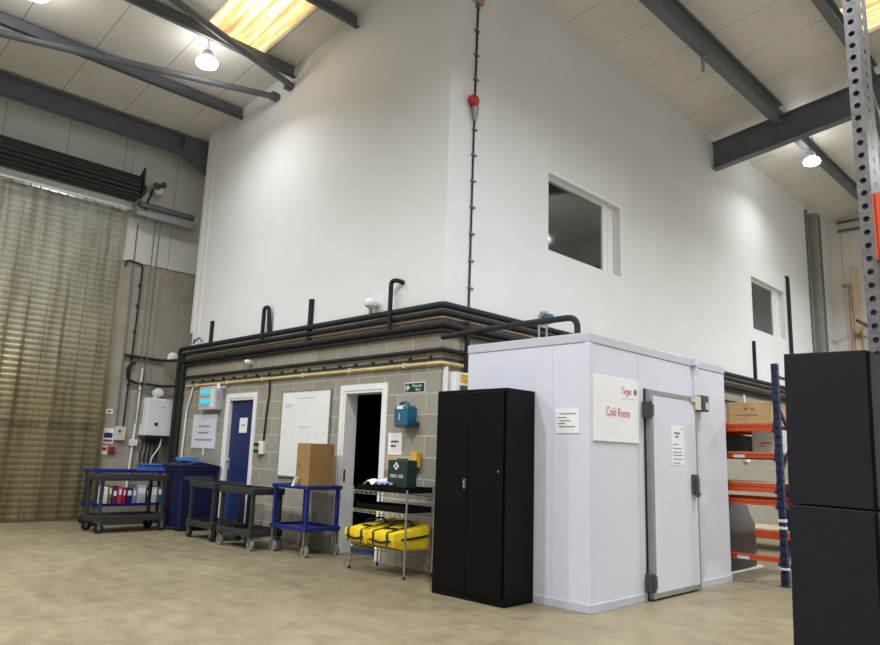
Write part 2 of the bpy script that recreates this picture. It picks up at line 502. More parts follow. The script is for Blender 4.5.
# doors
def frame(name, d, lab):
    x0, x1, _, z1 = d
    mb = MB()
    mb.box(x0 - .08, x0 + .0, YW - .02, YW + .02, 0, z1 + .08).box(x1, x1 + .08, YW - .02, YW + .02, 0, z1 + .08).box(x0, x1, YW - .02, YW + .02, z1, z1 + .08)
    mb.box(x0, x0 + .035, YW - .01, YW + .2, 0, z1).box(x1 - .035, x1, YW - .01, YW + .2, 0, z1).box(x0 + .035, x1 - .035, YW - .01, YW + .2, z1 - .035, z1)
    return struct(name, mb, M['white_gloss'], bevel=.004)
frame('trim_2', D1, '')
frame('trim_3', D2, '')
d1 = MB().box(D1[0] + .037, D1[1] - .037, YW + .05, YW + .094, .006, D1[3] - .037).build('door_1', M['door_blue'], keep=True, bevel=.003)
d1['kind'] = 'structure'
MB().box(-10.92, -10.87, YW + .042, YW + .05, .98, 1.16).cyl((-10.895, YW + .05, 1.10), (-10.895, YW + .0, 1.10), .011).bar((-10.90, YW + .0, 1.10), (-10.78, YW + .0, 1.10), .018, .02).build('door_handle', M['chrome'], d1)
nt = MB().box(-10.66, -10.42, YW + .046, YW + .049, 1.57, 1.81).build('door_notice', M['paper'], d1)
MB().box(-10.59, -10.49, YW + .044, YW + .046, 1.685, 1.70).build('print', M['ink_dk'], nt)
# corridor behind the open doorway, its darkness painted into the walls
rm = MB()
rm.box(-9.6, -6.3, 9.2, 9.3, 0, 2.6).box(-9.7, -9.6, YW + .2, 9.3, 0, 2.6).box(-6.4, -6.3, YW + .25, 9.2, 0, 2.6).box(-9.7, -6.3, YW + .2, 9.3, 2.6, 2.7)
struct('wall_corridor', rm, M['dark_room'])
o = MB().box(-7.8, -6.95, YW + .22, YW + 1.3, 0, .02).build('floor_mat', M['mat_blue']); tag(o, 'blue mat on the floor just inside the open dark doorway', 'mat')
# black keep plate on the left jamb
MB().box(D2[0] + .035, D2[0] + .04, YW + .02, YW + .05, .92, 1.08).build('strike_plate', M['dark_grey'], bpy.data.objects['trim_3'])

# windows in the white upper wall: deep reveal, frame, glass, dim rooms behind
for k, w in enumerate((W1, W2)):
    y0, y1, z0, z1 = w
    mb = MB()
    X = XW - .15
    g = .05
    mb.box(X, X + .05, y0, y0 + g, z0, z1).box(X, X + .05, y1 - g, y1, z0, z1).box(X, X + .05, y0 + g, y1 - g, z0, z0 + g * .6).box(X, X + .05, y0 + g, y1 - g, z1 - g, z1)
    wf = struct('window_%d' % (k + 1), mb, M['white_gloss'])
    MB().box(X + .02, X + .028, y0 + g, y1 - g, z0 + g * .6, z1 - g).build('pane', M['glass'], wf)
    ma, mbx = ((9.80, 10.12), (17.16, 17.56))[k]
    MB().box(X + .03, X + .06, ma, mbx, z0 + .03, z1 - .05).box(X + .06, X + .075, ma + .12, ma + .16, z0 + .03, z1 - .05).build('sash_panel', M['white_gloss'], wf)
    MB().box(X + .045, X + .058, mbx + .002, mbx + .03, z0 + .03, z1 - .05).build('sash_gasket', M['alu'], wf)
    # white edge bead round the reveal
    bd = MB().box(XW, XW + .006, y0 - .04, y1 + .04, z1, z1 + .04).box(XW, XW + .006, y1, y1 + .04, z0 - .02, z1)
    bd.build('reveal_bead', M['white_gloss'], wf)
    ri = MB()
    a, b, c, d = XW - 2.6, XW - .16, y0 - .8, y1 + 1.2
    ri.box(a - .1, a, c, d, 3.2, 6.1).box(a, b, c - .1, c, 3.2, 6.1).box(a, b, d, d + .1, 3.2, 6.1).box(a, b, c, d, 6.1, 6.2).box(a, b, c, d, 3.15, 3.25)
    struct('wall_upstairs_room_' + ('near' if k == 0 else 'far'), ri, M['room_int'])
    # pale blind or pillar seen through the right end of the pane
    MB().box(XW - .5, XW - .152, y1 - .02, y1 + .1, z0 - .1, z1 + .1).box(XW - .5, XW - .152, y0 - .1, y1 - .02, z0 - .1, z0 + .01).box(XW - .5, XW - .152, y0 - .1, y0 + .02, z0 + .01, z1 + .1).build('inner_reveal', M['white_gloss'], wf)
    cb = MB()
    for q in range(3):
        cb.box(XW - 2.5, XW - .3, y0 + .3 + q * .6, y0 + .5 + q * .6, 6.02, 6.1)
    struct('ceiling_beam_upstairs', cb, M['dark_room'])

# ================================================================== ROOF STEEL
def zsec(x, y0, y1, dep=.21):
    """Z purlin along y"""
    zt = roofz(x) - .035; zb = zt - dep
    mb = MB()
    mb.box(x - .006, x + .006, y0, y1, zb, zt).box(x - .07, x + .006, y0, y1, zt - .006, zt).box(x - .006, x + .07, y0, y1, zb, zb + .006)
    mb.box(x + .064, x + .07, y0, y1, zb, zb + .02)
    return mb
plab = {-11.38: 'grey roof purlin nearest the eaves beam above the strip curtain', -9.72: 'grey roof purlin running past the lower edge of the amber roof light',
        -8.05: 'short visible grey purlin end above the amber roof light, top centre of the photo'}
for x in (-11.38, -9.72, -8.05):
    o = zsec(x, -7, 6.03).build('roof_purlin', M['steel'], smooth=False); tag(o, plab[x], 'roof purlin', 'roof purlins over the loading bay')
for x in (-6.35,):
    o = zsec(x, -7, 6.03).build('roof_purlin', M['steel']); tag(o, 'grey roof purlin just above the top of the photo', 'roof purlin', 'roof purlins over the loading bay')
# right-hand purlins (heavier, with a lower flange)
def ibeam_y(x, y0, y1, dep, w, drop=.03):
    zt = roofz(x) - drop; zb = zt - dep
    return MB().box(x - .012, x + .012, y0, y1, zb + .012, zt - .012).box(x - w / 2, x + w / 2, y0, y1, zb, zb + .014).box(x - w / 2, x + w / 2, y0, y1, zt - .014, zt)
for x, y0, y1, lab in ((-4.62, 1.0, 13.9, 'heavy grey steel beam meeting the deep rafter from the left'), (-4.71, 14.1, YB, 'grey purlin running on beyond the deep rafter past the hanging lamp'),
                       (-2.95, 2.0, 13.9, 'grey purlin behind the galvanised upright at the top right')):
    o = ibeam_y(x, y0, y1, .38 if x == -4.62 else .24, .18 if x == -4.62 else .15).build('roof_beam', M['steel']); tag(o, lab, 'roof beam', 'roof beams on the right')
o = MB().box(-4.70, -4.66, 10.62, 10.66, roofz(-4.62) - .68, roofz(-4.62) - .41).box(-4.70, -4.60, 10.62, 10.66, roofz(-4.62) - .43, roofz(-4.62) - .41).build('hanger_bracket', M['steel_lt'])
tag(o, 'small bent hanger bracket under the heavy roof beam on the right', 'bracket')
# deep rafter along x at y = 14
RA = thing('rafter', 'deep dark grey steel rafter meeting the white wall at the upper right', 'rafter', (XW, 14, roofz(XW) - .8))
mb = MB()
def slope_box(mb, x0, x1, y0, y1, dz0, dz1):
    vs = []
    for dz in (dz0, dz1):
        vs += [(x0, y0, roofz(x0) + dz), (x1, y0, roofz(x1) + dz), (x1, y1, roofz(x1) + dz), (x0, y1, roofz(x0) + dz)]
    mb.add(vs, [(0, 3, 2, 1), (4, 5, 6, 7), (0, 1, 5, 4), (1, 2, 6, 5), (2, 3, 7, 6), (3, 0, 4, 7)])
slope_box(mb, XW, 6.9, 13.99, 14.01, -.78, -.24)
mb.build('web', M['steel'], RA)
mb = MB(); slope_box(mb, XW, 6.9, 13.9, 14.1, -.80, -.78); slope_box(mb, XW, 6.9, 13.9, 14.1, -.24, -.22); mb.build('flange', M['steel'], RA)
# eaves beam over the strip curtain with haunch
EB = thing('eaves_beam', 'deep blue-grey eaves beam with a haunch above the strip curtain', 'beam', (-12.95, -6, 6.96))
MB().box(-12.96, -12.94, -7, 6.3, 6.97, 7.26).build('web', M['steel'], EB)
MB().box(-13.05, -12.85, -7, 6.3, 6.95, 6.97).box(-13.05, -12.85, -7, 6.3, 7.26, 7.28).build('flange', M['steel'], EB)
MB().prism([(5.65, 6.96), (6.34, 6.66), (6.34, 7.27), (5.65, 7.27)], 'x', -12.90, -12.86).prism([(5.65, 6.94), (6.34, 6.64), (6.34, 6.66), (5.65, 6.96)], 'x', -13.05, -12.85).box(-13.04, -12.86, 5.60, 5.62, 6.97, 7.26).build('haunch', M['steel'], EB)
# roof bracing tubes
def brace(p, q, lab):
    o = MB().cyl(p, q, .055).box(q[0] - .07, q[0] + .01, q[1] - .14, q[1] - .02, q[2] - .07, q[2] + .07).build('bracing_tube', M['steel'], smooth=True)
    tag(o, lab, 'bracing tube', 'diagonal roof bracing tubes')
brace((-12.2, -.6, roofz(-12.2) - .37), (-10.17, 6.055, roofz(-10.17) - .37), 'grey bracing tube passing under the hanging lamp on the left')
brace((-8.55, 1.6, roofz(-8.55) - .37), (-9.77, 6.055, roofz(-9.77) - .36), 'grey bracing tube crossing below the amber roof light')
# column, recess at left
o = MB().box(-12.85, -12.63, 6.33, 6.34, 0, 4.72).box(-12.85, -12.63, 6.53, 6.54, 0, 4.72).box(-12.75, -12.73, 6.34, 6.53, 0, 4.72).box(-12.88, -12.6, 6.3, 6.57, 4.72, 4.74).build('steel_column', M['steel'])
tag(o, 'grey steel column at the left end of the white office wall', 'column')
o = MB().box(-13.02, -12.62, 6.36, 6.6, 4.75, 7.3).build('trim_4', M['white_gloss'], keep=True); o['kind'] = 'structure'
# right column
rc = MB().box(-5.99, -5.74, 19.72, 19.74, 0, 7.98).box(-5.99, -5.74, 19.92, 19.94, 0, 7.98).box(-5.88, -5.85, 19.74, 19.92, 0, 7.98)
o = rc.build('steel_column', M['alu']); tag(o, 'light grey steel column at the far end of the white wall', 'column')
o = MB().tube([(-5.96, 19.55, 8.05), (-5.96, 19.55, 0.0)], .035).build('conduit', M['grey_cable'], smooth=True); tag(o, 'grey conduit running up beside the far steel column', 'conduit')
for x0, z, lab in ((-5.75, 8.1, 'upper dark rail under the roof on the far gable wall'), (-5.75, 7.85, 'lower dark rail on the far gable wall')):
    o = MB().box(x0, 4, YB - .09, YB - .03, z, z + .06).build('sheeting_rail', M['steel']); tag(o, lab, 'rail', 'dark rails on the far wall')
o = MB().tube([(-5.72, YB - .05, 6.3), (-5.55, YB - .05, 6.3), (-5.55, YB - .05, .0)], .035, fillet=.05).build('copper_pipe', M['copper'], smooth=True); tag(o, 'copper pipe bending over beside the far steel column', 'pipe')
o = MB().box(-5.5, -5.3, YB - .03, YB, 0, 6.8).build('warm_light_strip', M['warm_light_tint']); tag(o, 'tall tan strip of painted warm light on the far wall behind the copper pipe', 'board')  # added strip; its tan colour imitates warm light on the wall
VL = thing('valve', 'small brass valve with bent pipe on the far wall above the black cabinet', 'valve', (-5.3, YB - .08, 4.75))
MB().tube([(-5.5, YB - .09, 4.9), (-5.3, YB - .09, 4.86), (-5.12, YB - .09, 4.75), (-5.1, YB - .09, 4.45)], .03, fillet=.05).build('bent_pipe', M['steel_lt'], VL, smooth=True)
MB().cyl((-5.4, YB - .16, 4.88), (-5.4, YB - .06, 4.88), .05).cyl((-5.33, YB - .09, 4.8), (-5.33, YB - .09, 5.0), .03).build('valve_body', M['brass'], VL)
o = MB().bar((-5.19, YB - 1.0, 5.13), (-5.19, YB, 5.13), .06, .06).build('strip_lamp', M['dark_grey']); tag(o, 'short dark tube bracket projecting from the far wall', 'bracket')
VH = thing('heater_box', 'cream framed box with dark louvres on the far wall', 'heater', (-4.9, YB - .1, 3.9))
MB().box(-5.3, -4.2, YB - .1, YB, 3.85, 4.85).build('casing', M['cream_plastic'], VH)
lv = MB()
for q in range(8): lv.box(-5.18, -4.3, YB - .12, YB - .1, 3.98 + q * .09, 4.03 + q * .09)
lv.build('louvre', M['dark_grey'], VH)
for x, lab in ((-5.17, 'left thin grey cable down the far wall'), (-4.93, 'right thin grey cable down the far wall')):
    o = MB().tube([(x, YB - .02, 7.8), (x + .03, YB - .02, 4.9)], .012, 6).build('wall_cable', M['grey_cable']); tag(o, lab, 'cable', 'cables on the far wall')

# ================================================================== LAMPS
def lamp(loc, lab, pw=None):
    x, y, z = loc
    L = thing('high_bay_lamp', lab, 'lamp', loc, 0, 'high bay lamps')
    MB().lathe((x, y, z), [(.03, .22), (.07, .2), (.09, .12), (.10, .09)], seg=24).build('housing', M['cold_trim'], L, smooth=True)
    MB().lathe((x, y, z), [(.09, .09), (.15, .05), (.17, .0), (.15, -.04), (.09, -.07), (.02, -.08)], seg=24).build('diffuser', M['led'], L, smooth=True)
    zt = roofz(x) - .01
    MB().tube([(x - .02, y, z + .18), (x - .03, y, zt)], .006, 6).tube([(x + .02, y, z + .18), (x + .05, y, zt)], .004, 6).build('hanging_cable', M['black_cable'], L)
    ld = bpy.data.lights.new('high_bay_light', 'AREA'); ld.shape = 'DISK'; ld.size = .28; ld.energy = pw or LP; ld.color = (.94, .975, 1); ld.spread = math.radians(150)
    lo = bpy.data.objects.new('light_source', ld); COL.objects.link(lo); lo.parent = L; lo.location = (0, 0, -.09)
    return L
LP = 150
for p, pw, lab in (((-9.98, 4.61, 7.25), 32, 'bright round high bay lamp hanging below the amber roof light'),
               ((-10.32, 2.24, 7.38), 70, 'bright round high bay lamp cut off by the top edge at left'),
               ((-4.62, 15.75, 7.78), 32, 'bright round high bay lamp hanging beyond the deep rafter on the right'),
               ((-2.2, 2.6, 8.0), 240, 'round high bay lamp above the aisle'), ((-1.0, 8.5, 7.9), 170, 'round high bay lamp above the pallet racks'),
               ((-6.0, -1.0, 7.4), 240, 'round high bay lamp over the empty floor'), ((-9.8, -1.2, 7.0), 260, 'round high bay lamp over the loading door'),
               ((3.5, -2.0, 8.4), 200, 'round high bay lamp behind the camera'), ((3.0, 9.5, 8.3), 200, 'round high bay lamp over the far racks'), ((0.3, 16.8, 7.9), 520, 'round high bay lamp near the far wall')):
    lamp(p, lab, pw)

# ================================================================== DOOR, SHUTTER, STRIP CURTAIN
RS = thing('roller_shutter', 'steel roller shutter with a black drum seen through the strip curtain', 'shutter', (-13.6, 2.5, 0))
sl = MB()
nz = 56; ph = DZ / nz
def slatf(u, v):
    z = v * DZ; k = (z / ph) % 1.0
    return (-13.66 + .022 * math.sin(PI * k), -1.5 + u * (DY + .03 + 1.5), z)
prof = []
for i in range(nz):
    for k in range(5):
        prof.append((i + k / 5) * ph)
prof.append(DZ)
vs = []; fs = []
for z in prof:
    k = (z / ph) % 1.0
    x = -13.66 + .024 * math.sin(PI * k)
    vs += [(x, -1.5, z), (x, DY + .03, z)]
for i in range(len(prof) - 1): fs.append((2 * i, 2 * i + 1, 2 * i + 3, 2 * i + 2))
sl.add(vs, fs).build('slat_curtain', M['slat'], RS)
dr = MB()
for k in range(16):
    a = 2 * PI * k / 16
    dr.cyl((-13.18 + .2 * math.cos(a), -2, 6.08 + .2 * math.sin(a)), (-13.18 + .2 * math.cos(a), 4.96, 6.08 + .2 * math.sin(a)), .042, seg=8)
dr.cyl((-13.18, -2, 6.08), (-13.18, 4.98, 6.08), .2, seg=20)
dr.build('drum', M['drum'], RS, smooth=True)
MB().prism([(-13.5, 5.9), (-13.0, 5.86), (-12.95, 5.95), (-12.98, 6.46), (-13.5, 6.12)], 'y', 5.0, 5.03).build('end_plate', M['drum'], RS)
MB().box(-13.3, -13.06, 4.86, 5.0, 5.84, 5.95).cyl((-13.18, 4.9, 6.08), (-13.18, 5.12, 6.08), .11).build('gearbox', M['drum'], RS)
# emergency lamp / motor unit beside the end plate
mo = thing('twin_spot_lamp', 'small white and black lamp unit beside the end of the shutter drum', 'lamp', (-13.45, 5.4, 6.2))
MB().lathe((-13.36, 5.42, 6.22), [(.02, -.13), (.1, -.1), (.13, 0), (.1, .1), (.02, .13)], 'x', 16).build('body', M['white_plastic'], mo, smooth=True)
MB().lathe((-13.24, 5.35, 6.24), [(.06, 0), (.075, .05), (.06, .06)], 'x', 14).lathe((-13.24, 5.48, 6.3), [(.05, 0), (.06, .05), (.05, .06)], 'x', 14).build('lens_ring', M['dark_grey'], mo, smooth=True)
o = MB().tube([(-13.2, 5.28, 6.15), (-13.15, 5.24, 6.02), (-13.16, 5.18, 5.85), (-13.2, 5.19, 5.55)], .022, 8, .1).build('black_lead', M['black_cable'], smooth=True); tag(o, 'thick black lead looping down from the shutter drum end', 'cable')
# tube and channel running on to the right
o = MB().cyl((-13.2, 5.06, 5.80), (-13.2, 6.12, 5.80), .06).cyl((-13.2, 6.10, 5.80), (-13.2, 6.14, 5.80), .065).build('spare_tube', M['steel'], smooth=True); tag(o, 'dark grey horizontal tube right of the shutter drum', 'tube')
SC = thing('strip_curtain', 'tall yellowed clear plastic strip curtain hanging in the loading doorway', 'strip curtain', (-13.46, 2.5, 0))
MB().box(-13.47, -13.38, -2, 5.0, 5.74, 5.86).box(-13.36, -13.345, -2, 5.0, 5.70, 5.74).build('hanging_rail', M['white_gloss'], SC)
MB().prism([(-13.42, 5.60), (-13.1, 5.56), (-13.1, 5.66), (-13.2, 5.70), (-13.42, 5.70)], 'y', 5.0, 6.2).build('rail_extension', M['steel_lt'], SC)
w = .34; y = 4.98; k = 0
while y > -1.4:
    mb = MB()
    amp = .012; phs = random.random() * 6
    xo = -13.40 + (.012 if k % 2 else -.012)
    def fn(u, v, y=y, xo=xo, phs=phs):
        return (xo + .022 * math.cos((u - .5) * PI) * (1 if k % 2 else -1) + .01 * math.sin(v * 5 + phs) * (1 - v), y - w + u * w + .012 * math.sin(v * 3 + phs) * (1 - v), .03 + v * 5.70)
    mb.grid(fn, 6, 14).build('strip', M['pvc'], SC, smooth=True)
    y -= w * .86; k += 1
# clip plates along the rail
cp = MB()
y = 4.9
while y > 1.0:
    cp.box(-13.372, -13.36, y - .13, y, 5.66, 5.74); y -= .15
cp.build('clip_plate', M['chrome'], SC)
# black scuff-bar line on the strips
o = MB().box(-13.36, -13.352, 2.2, 4.9, 1.56, 1.60)
# draw chains
for y, lab in ((5.46, 'left hanging chain beside the strip curtain'), (5.56, 'right hanging chain beside the strip curtain')):
    o = MB().tube([(-13.34, y, 5.62), (-13.36, y + .04, 1.7)], .010, 6).build('hanging_chain', M['grey_cable']); tag(o, lab, 'chain', 'hanging chains by the curtain')
o = MB().tube([(-13.46, 5.03, 4.62), (-13.46, 5.06, 4.76), (-13.46, 5.36, 4.72), (-13.46, 5.36, 4.1), (-13.46, 5.33, 1.64)], .016, 8, .08)
for z in (4.3, 3.9, 3.4, 2.9, 2.4): o.box(-13.49, -13.44, 5.32, 5.37, z, z + .03)
o = o.build('control_cable', M['black_cable'], smooth=True); tag(o, 'clipped black cable running down the block wall to the control box', 'cable')
o = MB().tube([(-13.47, 5.18, 5.5), (-13.47, 5.2, 1.65)], .016, 6).build('conduit', M['grey_cable']); tag(o, 'thin grey conduit nearest the strip curtain edge', 'conduit')

# ================================================================== LEFT WALL FITTINGS
def plate(name, x0, x1, y0, y1, z0, z1, m, lab, cat, bevel=.0):
    o = MB().box(x0, x1, y0, y1, z0, z1).build(name, m, bevel=bevel); return tag(o, lab, cat)
CB = thing('control_box', 'cream shutter control box on the left block wall', 'control box', (-13.42, 5.3, 1.39))
MB().box(XL, -13.42, 5.20, 5.38, 1.39, 1.64).build('casing', M['cream_plastic'], CB, bevel=.01)
MB().cyl((-13.42, 5.26, 1.56), (-13.405, 5.26, 1.56), .022).build('button', M['dark_grey'], CB)
NS = thing('safety_notice', 'white notice with blue and red panels beside the strip curtain', 'notice', (XL, 5.1, 1.34))
MB().box(XL, XL + .012, 5.0, 5.19, 1.33, 1.60).build('backing', M['paper'], NS)
MB().box(XL + .012, XL + .015, 5.02, 5.17, 1.43, 1.52).build('blue_panel', M['trolley_blue'], NS)
MB().box(XL + .012, XL + .015, 5.02, 5.17, 1.36, 1.40).build('red_panel', M['red'], NS)
FC = thing('fire_call_point', 'red fire call point with white sign low on the left block wall', 'fire alarm', (XL, 5.12, 1.13))
MB().box(XL, XL + .05, 5.11, 5.23, 1.16, 1.28).build('casing', M['red'], FC, bevel=.006)
MB().box(XL, XL + .01, 5.0, 5.11, 1.13, 1.28).build('sign', M['paper'], FC)
MB().box(XL + .05, XL + .055, 5.14, 5.20, 1.19, 1.25).build('glass', M['dark_grey'], FC)
MB().box(XL + .01, XL + .012, 5.015, 5.095, 1.2, 1.26).build('red_symbol', M['red'], FC)
o = plate('small_notice', XL, XL + .01, 5.0, 5.13, 1.86, 1.95, M['paper'], 'small white notice above the blue and red notice', 'notice')
MB().box(XL + .01, XL + .012, 5.04, 5.09, 1.89, 1.92).build('print', M['ink_dk'], o)
# white trunking down to switch
TK = thing('white_trunking', 'white conduit with a switch box left of the boiler', 'conduit', (XL + .03, 5.52, .6))
MB().tube([(XL + .03, 5.58, 2.75), (XL + .03, 5.52, .5)], .022, 8).build('tube', M['white_plastic'], TK)
MB().box(XL, XL + .07, 5.48, 5.62, 1.30, 1.42).build('switch_box', M['white_plastic'], TK, bevel=.006)
# boiler
BO = thing('boiler', 'white wall boiler with a round flue on the block wall', 'boiler', (-13.34, 5.77, 1.45))
MB().box(XL, -13.2, 5.63, 6.14, 1.50, 2.19).build('casing', M['white_gloss'], BO, bevel=.012)
MB().box(-13.2, -13.194, 5.80, 5.86, 1.68, 1.74).build('display', M['ink_dk'], BO)
MB().box(-13.2, -13.197, 5.88, 5.99, 2.03, 2.045).build('badge', M['ink_lt'], BO)
MB().cyl((-13.36, 5.85, 2.18), (-13.36, 5.85, 2.26), .06).lathe((-13.30, 5.85, 2.30), [(.02, -.14), (.07, -.12), (.09, 0), (.07, .09), (.02, .1)], 'x', 16).build('flue', M['white_plastic'], BO, smooth=True)
MB().box(XL, -13.25, 5.65, 6.12, 1.46, 1.5).build('underside_tray', M['dark_grey'], BO)
pp = MB()
for q, y in enumerate((5.68, 5.76, 5.84, 5.92, 5.99)):
    pp.tube([(-13.36, y, 1.47), (-13.36, y, 1.25 - .03 * (q % 2)), (-13.46, y + .02, 1.2 - .03 * (q % 2)), (-13.46, y + .02, .9)], .014, 8, .04)
    pp.cyl((-13.36, y, 1.36), (-13.36, y, 1.42), .024)
pp.build('pipework', M['black_foam'], BO, smooth=True)
o = MB().box(-13.5, -13.4, 6.19, 6.28, 1.7, 1.85).build('timer', M['white_plastic']); 
BOX = tag(o, 'small white timer box right of the boiler', 'timer')
o = MB().tube([(-13.3, 6.0, 1.46), (-13.28, 5.98, 1.3), (-13.30, 5.85, 1.1), (-13.34, 5.85, .75)], .014, 8, .08).build('condensate_pipe', M['white_plastic'], smooth=True); tag(o, 'thin white waste pipe curving down under the boiler', 'pipe')
# black heating pipes on the left wall
def pipe(name, pts, r, m, lab, fillet=.08, clips=None, group=None, cat='pipe'):
    mb = MB().tube(pts, r, 10, fillet)
    o = mb.build(name, m, smooth=True)
    return tag(o, lab, cat, group)
pipe('heating_pipe', [(-13.44, 5.2, 2.95), (-13.44, 5.95, 2.93), (-12.9, 5.95, 2.90)], .028, M['black_foam'], 'upper black pipe across the left block wall above the boiler')
pipe('heating_pipe', [(-13.44, 5.42, 2.84), (-13.44, 5.28, 2.76), (-13.44, 5.30, 2.52), (-13.44, 5.42, 2.46), (-13.44, 6.0, 2.44), (-12.9, 5.98, 2.42)], .024, M['black_foam'], 'black pipe bending back like a hook above the boiler')
pipe('heating_pipe', [(-13.46, 5.55, 2.32), (-13.46, 5.98, 2.30), (-12.95, 5.98, 2.28)], .016, M['grey_cable'], 'thin grey pipe just above the boiler flue')
o = MB().lathe((-13.2, 6.02, 2.98), [(.02, -.06), (.08, -.05), (.11, 0), (.08, .06), (.02, .08)], 'x', 16).build('bulkhead_lamp', M['white_plastic'], smooth=True); tag(o, 'round white lamp at the corner beside the black pipe elbow', 'lamp')

# ================================================================== PIPE RUNS ROUND THE OFFICE
YP, XP = 5.95, -5.90
def run(name, z, r, off, m, lab, x0=-12.82, y1=19.4, down=None, fillet=.12, group='pipe runs round the office wall'):
    pts = []
    if down is not None: pts.append((x0, YW - off, down))
    pts += [(x0, YW - off, z), (XW + off, YW - off, z), (XW + off, y1, z)]
    return pipe(name, pts, r, m, lab, fillet, group=group)
run('insulated_pipe', 3.105, .040, .065, M['black_foam'], 'topmost thick black pipe running round the office corner', x0=-12.84, down=.1, fillet=.07)
run('insulated_pipe', 3.015, .030, .050, M['black_foam'], 'second black pipe from the top round the office corner', x0=-12.74, down=.1, fillet=.05)
run('copper_pipe', 2.96, .011, .030, M['copper'], 'thin copper pipe between the black pipes on the office wall', x0=-12.6, fillet=.03)
run('insulated_pipe', 2.865, .042, .060, M['black_foam'], 'third black pipe, the thick one below the thin copper pipe', x0=-12.72, fillet=.05)
run('insulated_pipe', 2.792, .024, .045, M['black_foam'], 'fourth black pipe, thin and close under the third thick one', x0=-12.70, fillet=.04)
run('insulated_pipe', 2.56, .028, .045, M['black_foam'], 'lowest black pipe just above the yellow pipe', x0=-12.7, y1=19.4, fillet=.04)
pipe('insulated_pipe', [(-12.65, YW - .06, 2.87), (-12.65, YW - .06, .1)], .036, M['black_foam'], 'black pipe drop at the left corner, right of the pair')
G = thing('gas_pipe', 'yellowish cream pipe clipped along the block wall over the doors', 'pipe', (-9.5, YW, 2.41))
MB().tube([(-12.5, YW - .04, 2.40), (XW + .04, YW - .04, 2.40), (XW + .04, YW + .5, 2.40)], .021, 10, .05).build('tube', M['gas'], G, smooth=True)
for x in (-12.1, -11.0, -9.9, -8.8, -7.7, -6.6):
    MB().box(x - .015, x + .015, YW - .07, YW, 2.37, 2.435).build('pipe_clip', M['cream_plastic'], G)
CC = thing('clipped_cable', 'black cable with dark clips just above the yellow pipe', 'cable', (-9.5, YW, 2.47))
MB().tube([(-12.4, YW - .02, 2.46), (XW + .02, YW - .02, 2.46), (XW + .02, YW + .5, 2.46)], .009, 8, .05).build('sheath', M['black_cable'], CC)
x = -12.3
while x < -6.0:
    MB().box(x - .02, x + .02, YW - .03, YW, 2.452, 2.495).build('cable_clip', M['black_cable'], CC); x += .36
# risers on the white wall
def riser(pts, r, lab, fillet=.06): return pipe('riser_pipe', pts, r, M['black_foam'], lab, fillet, group='black risers on the white wall')
o = MB().box(-11.80, -11.74, YW - .05, YW, 3.15, 3.54).build('riser_trunking', M['black_foam']); tag(o, 'short flat black riser nearest the left end of the white wall', 'pipe')
riser([(-9.97, YW - .08, 3.0), (-9.97, YW - .08, 3.55), (-9.83, YW - .08, 3.55), (-9.83, YW - .03, 3.1)], .032, 'black riser looped over like an upside down hook')
o = MB().box(-8.78, -8.71, YW - .05, YW, 2.9, 3.54).build('riser_trunking', M['black_foam']); tag(o, 'straight flat black riser midway along the white wall', 'pipe')
riser([(-6.87, YW - .1, 2.9), (-6.87, YW - .1, 3.52), (-6.76, YW - .1, 3.52), (-6.74, YW + .0, 3.50)], .030, 'black riser with an elbow nearest the office corner')
riser([(-5.95, 17.85, 3.1), (-5.95, 17.85, 5.85), (-6.0, 17.85, 5.87)], .04, 'tall black riser right of the small far window')
o = MB().box(-6.0, -5.95, 15.58, 15.66, 3.14, 3.98).build('riser_trunking', M['black_foam']); tag(o, 'short black riser below the small far window', 'pipe')
pipe('insulated_pipe', [(-5.93, 5.98, 2.70), (-5.0, 5.98, 2.73), (-4.02, 5.98, 2.73), (-4.02, 5.98, 2.48)], .033, M['black_foam'], 'black pipe crossing over to the cold room roof', .12)
# vertical wall pipe behind the cold room
pipe('insulated_pipe', [(-5.93, 6.42, 2.95), (-5.93, 6.42, .1)], .035, M['black_foam'], 'thin black pipe drop behind the cold room corner')
# little fittings on the pipework
def bulk(name, c, lab, cat='lamp', s=1.0):
    x, y, z = c
    B = thing(name, lab, cat, (x, y + .08, z - .08 * s))
    MB().lathe((x, y + .07, z), [(.055 * s, .0), (.055 * s, -.03)], 'y', 14).build('base', M['white_plastic'], B, smooth=True)
    MB().lathe((x, y + .04, z), [(.055 * s, 0), (.06 * s, -.04), (.045 * s, -.08), (.01, -.1)], 'y', 14).build('dome', M['white_gloss'], B, smooth=True)
bulk('bulkhead_lamp', (-10.36, YW - .07, 2.70), 'small oval white lamp on the block wall above the blue door', s=.75)
DM = thing('dome_sensor', 'white dome on top of the pipes left of the elbow riser', 'sensor', (-7.26, YW - .1, 3.14))
MB().cyl((-7.26, YW - .1, 3.14), (-7.26, YW - .1, 3.22), .025).build('stem', M['grey_cable'], DM)
MB().lathe((-7.26, YW - .1, 3.25), [(.03, -.05), (.09, -.01), (.10, .03), (.07, .08), (.02, .10)], 'z', 16).build('dome', M['white_gloss'], DM, smooth=True)
DC = thing('dome_camera', 'small grey dome camera above the pipes behind the cold room', 'camera', (XW, 8.05, 3.2))
MB().cyl((XW, 8.05, 3.30), (XW + .06, 8.05, 3.30), .07).build('base', M['alu'], DC, smooth=True)
MB().lathe((XW + .1, 8.05, 3.27), [(.03, -.09), (.08, -.05), (.09, 0), (.07, .04)], 'z', 14).build('dome', M['teal_dk'], DC, smooth=True)
o = MB().tube([(-12.3, YW - .08, 3.17), (-12.25, YW - .1, 3.24), (-12.15, YW - .12, 3.2), (-12.05, YW - .1, 3.26), (-11.98, YW - .08, 3.18)], .018, 8, .03).build('tap_fitting', M['chrome'], smooth=True); tag(o, 'small bright pipe fitting at the left end of the top pipe', 'pipe fitting')
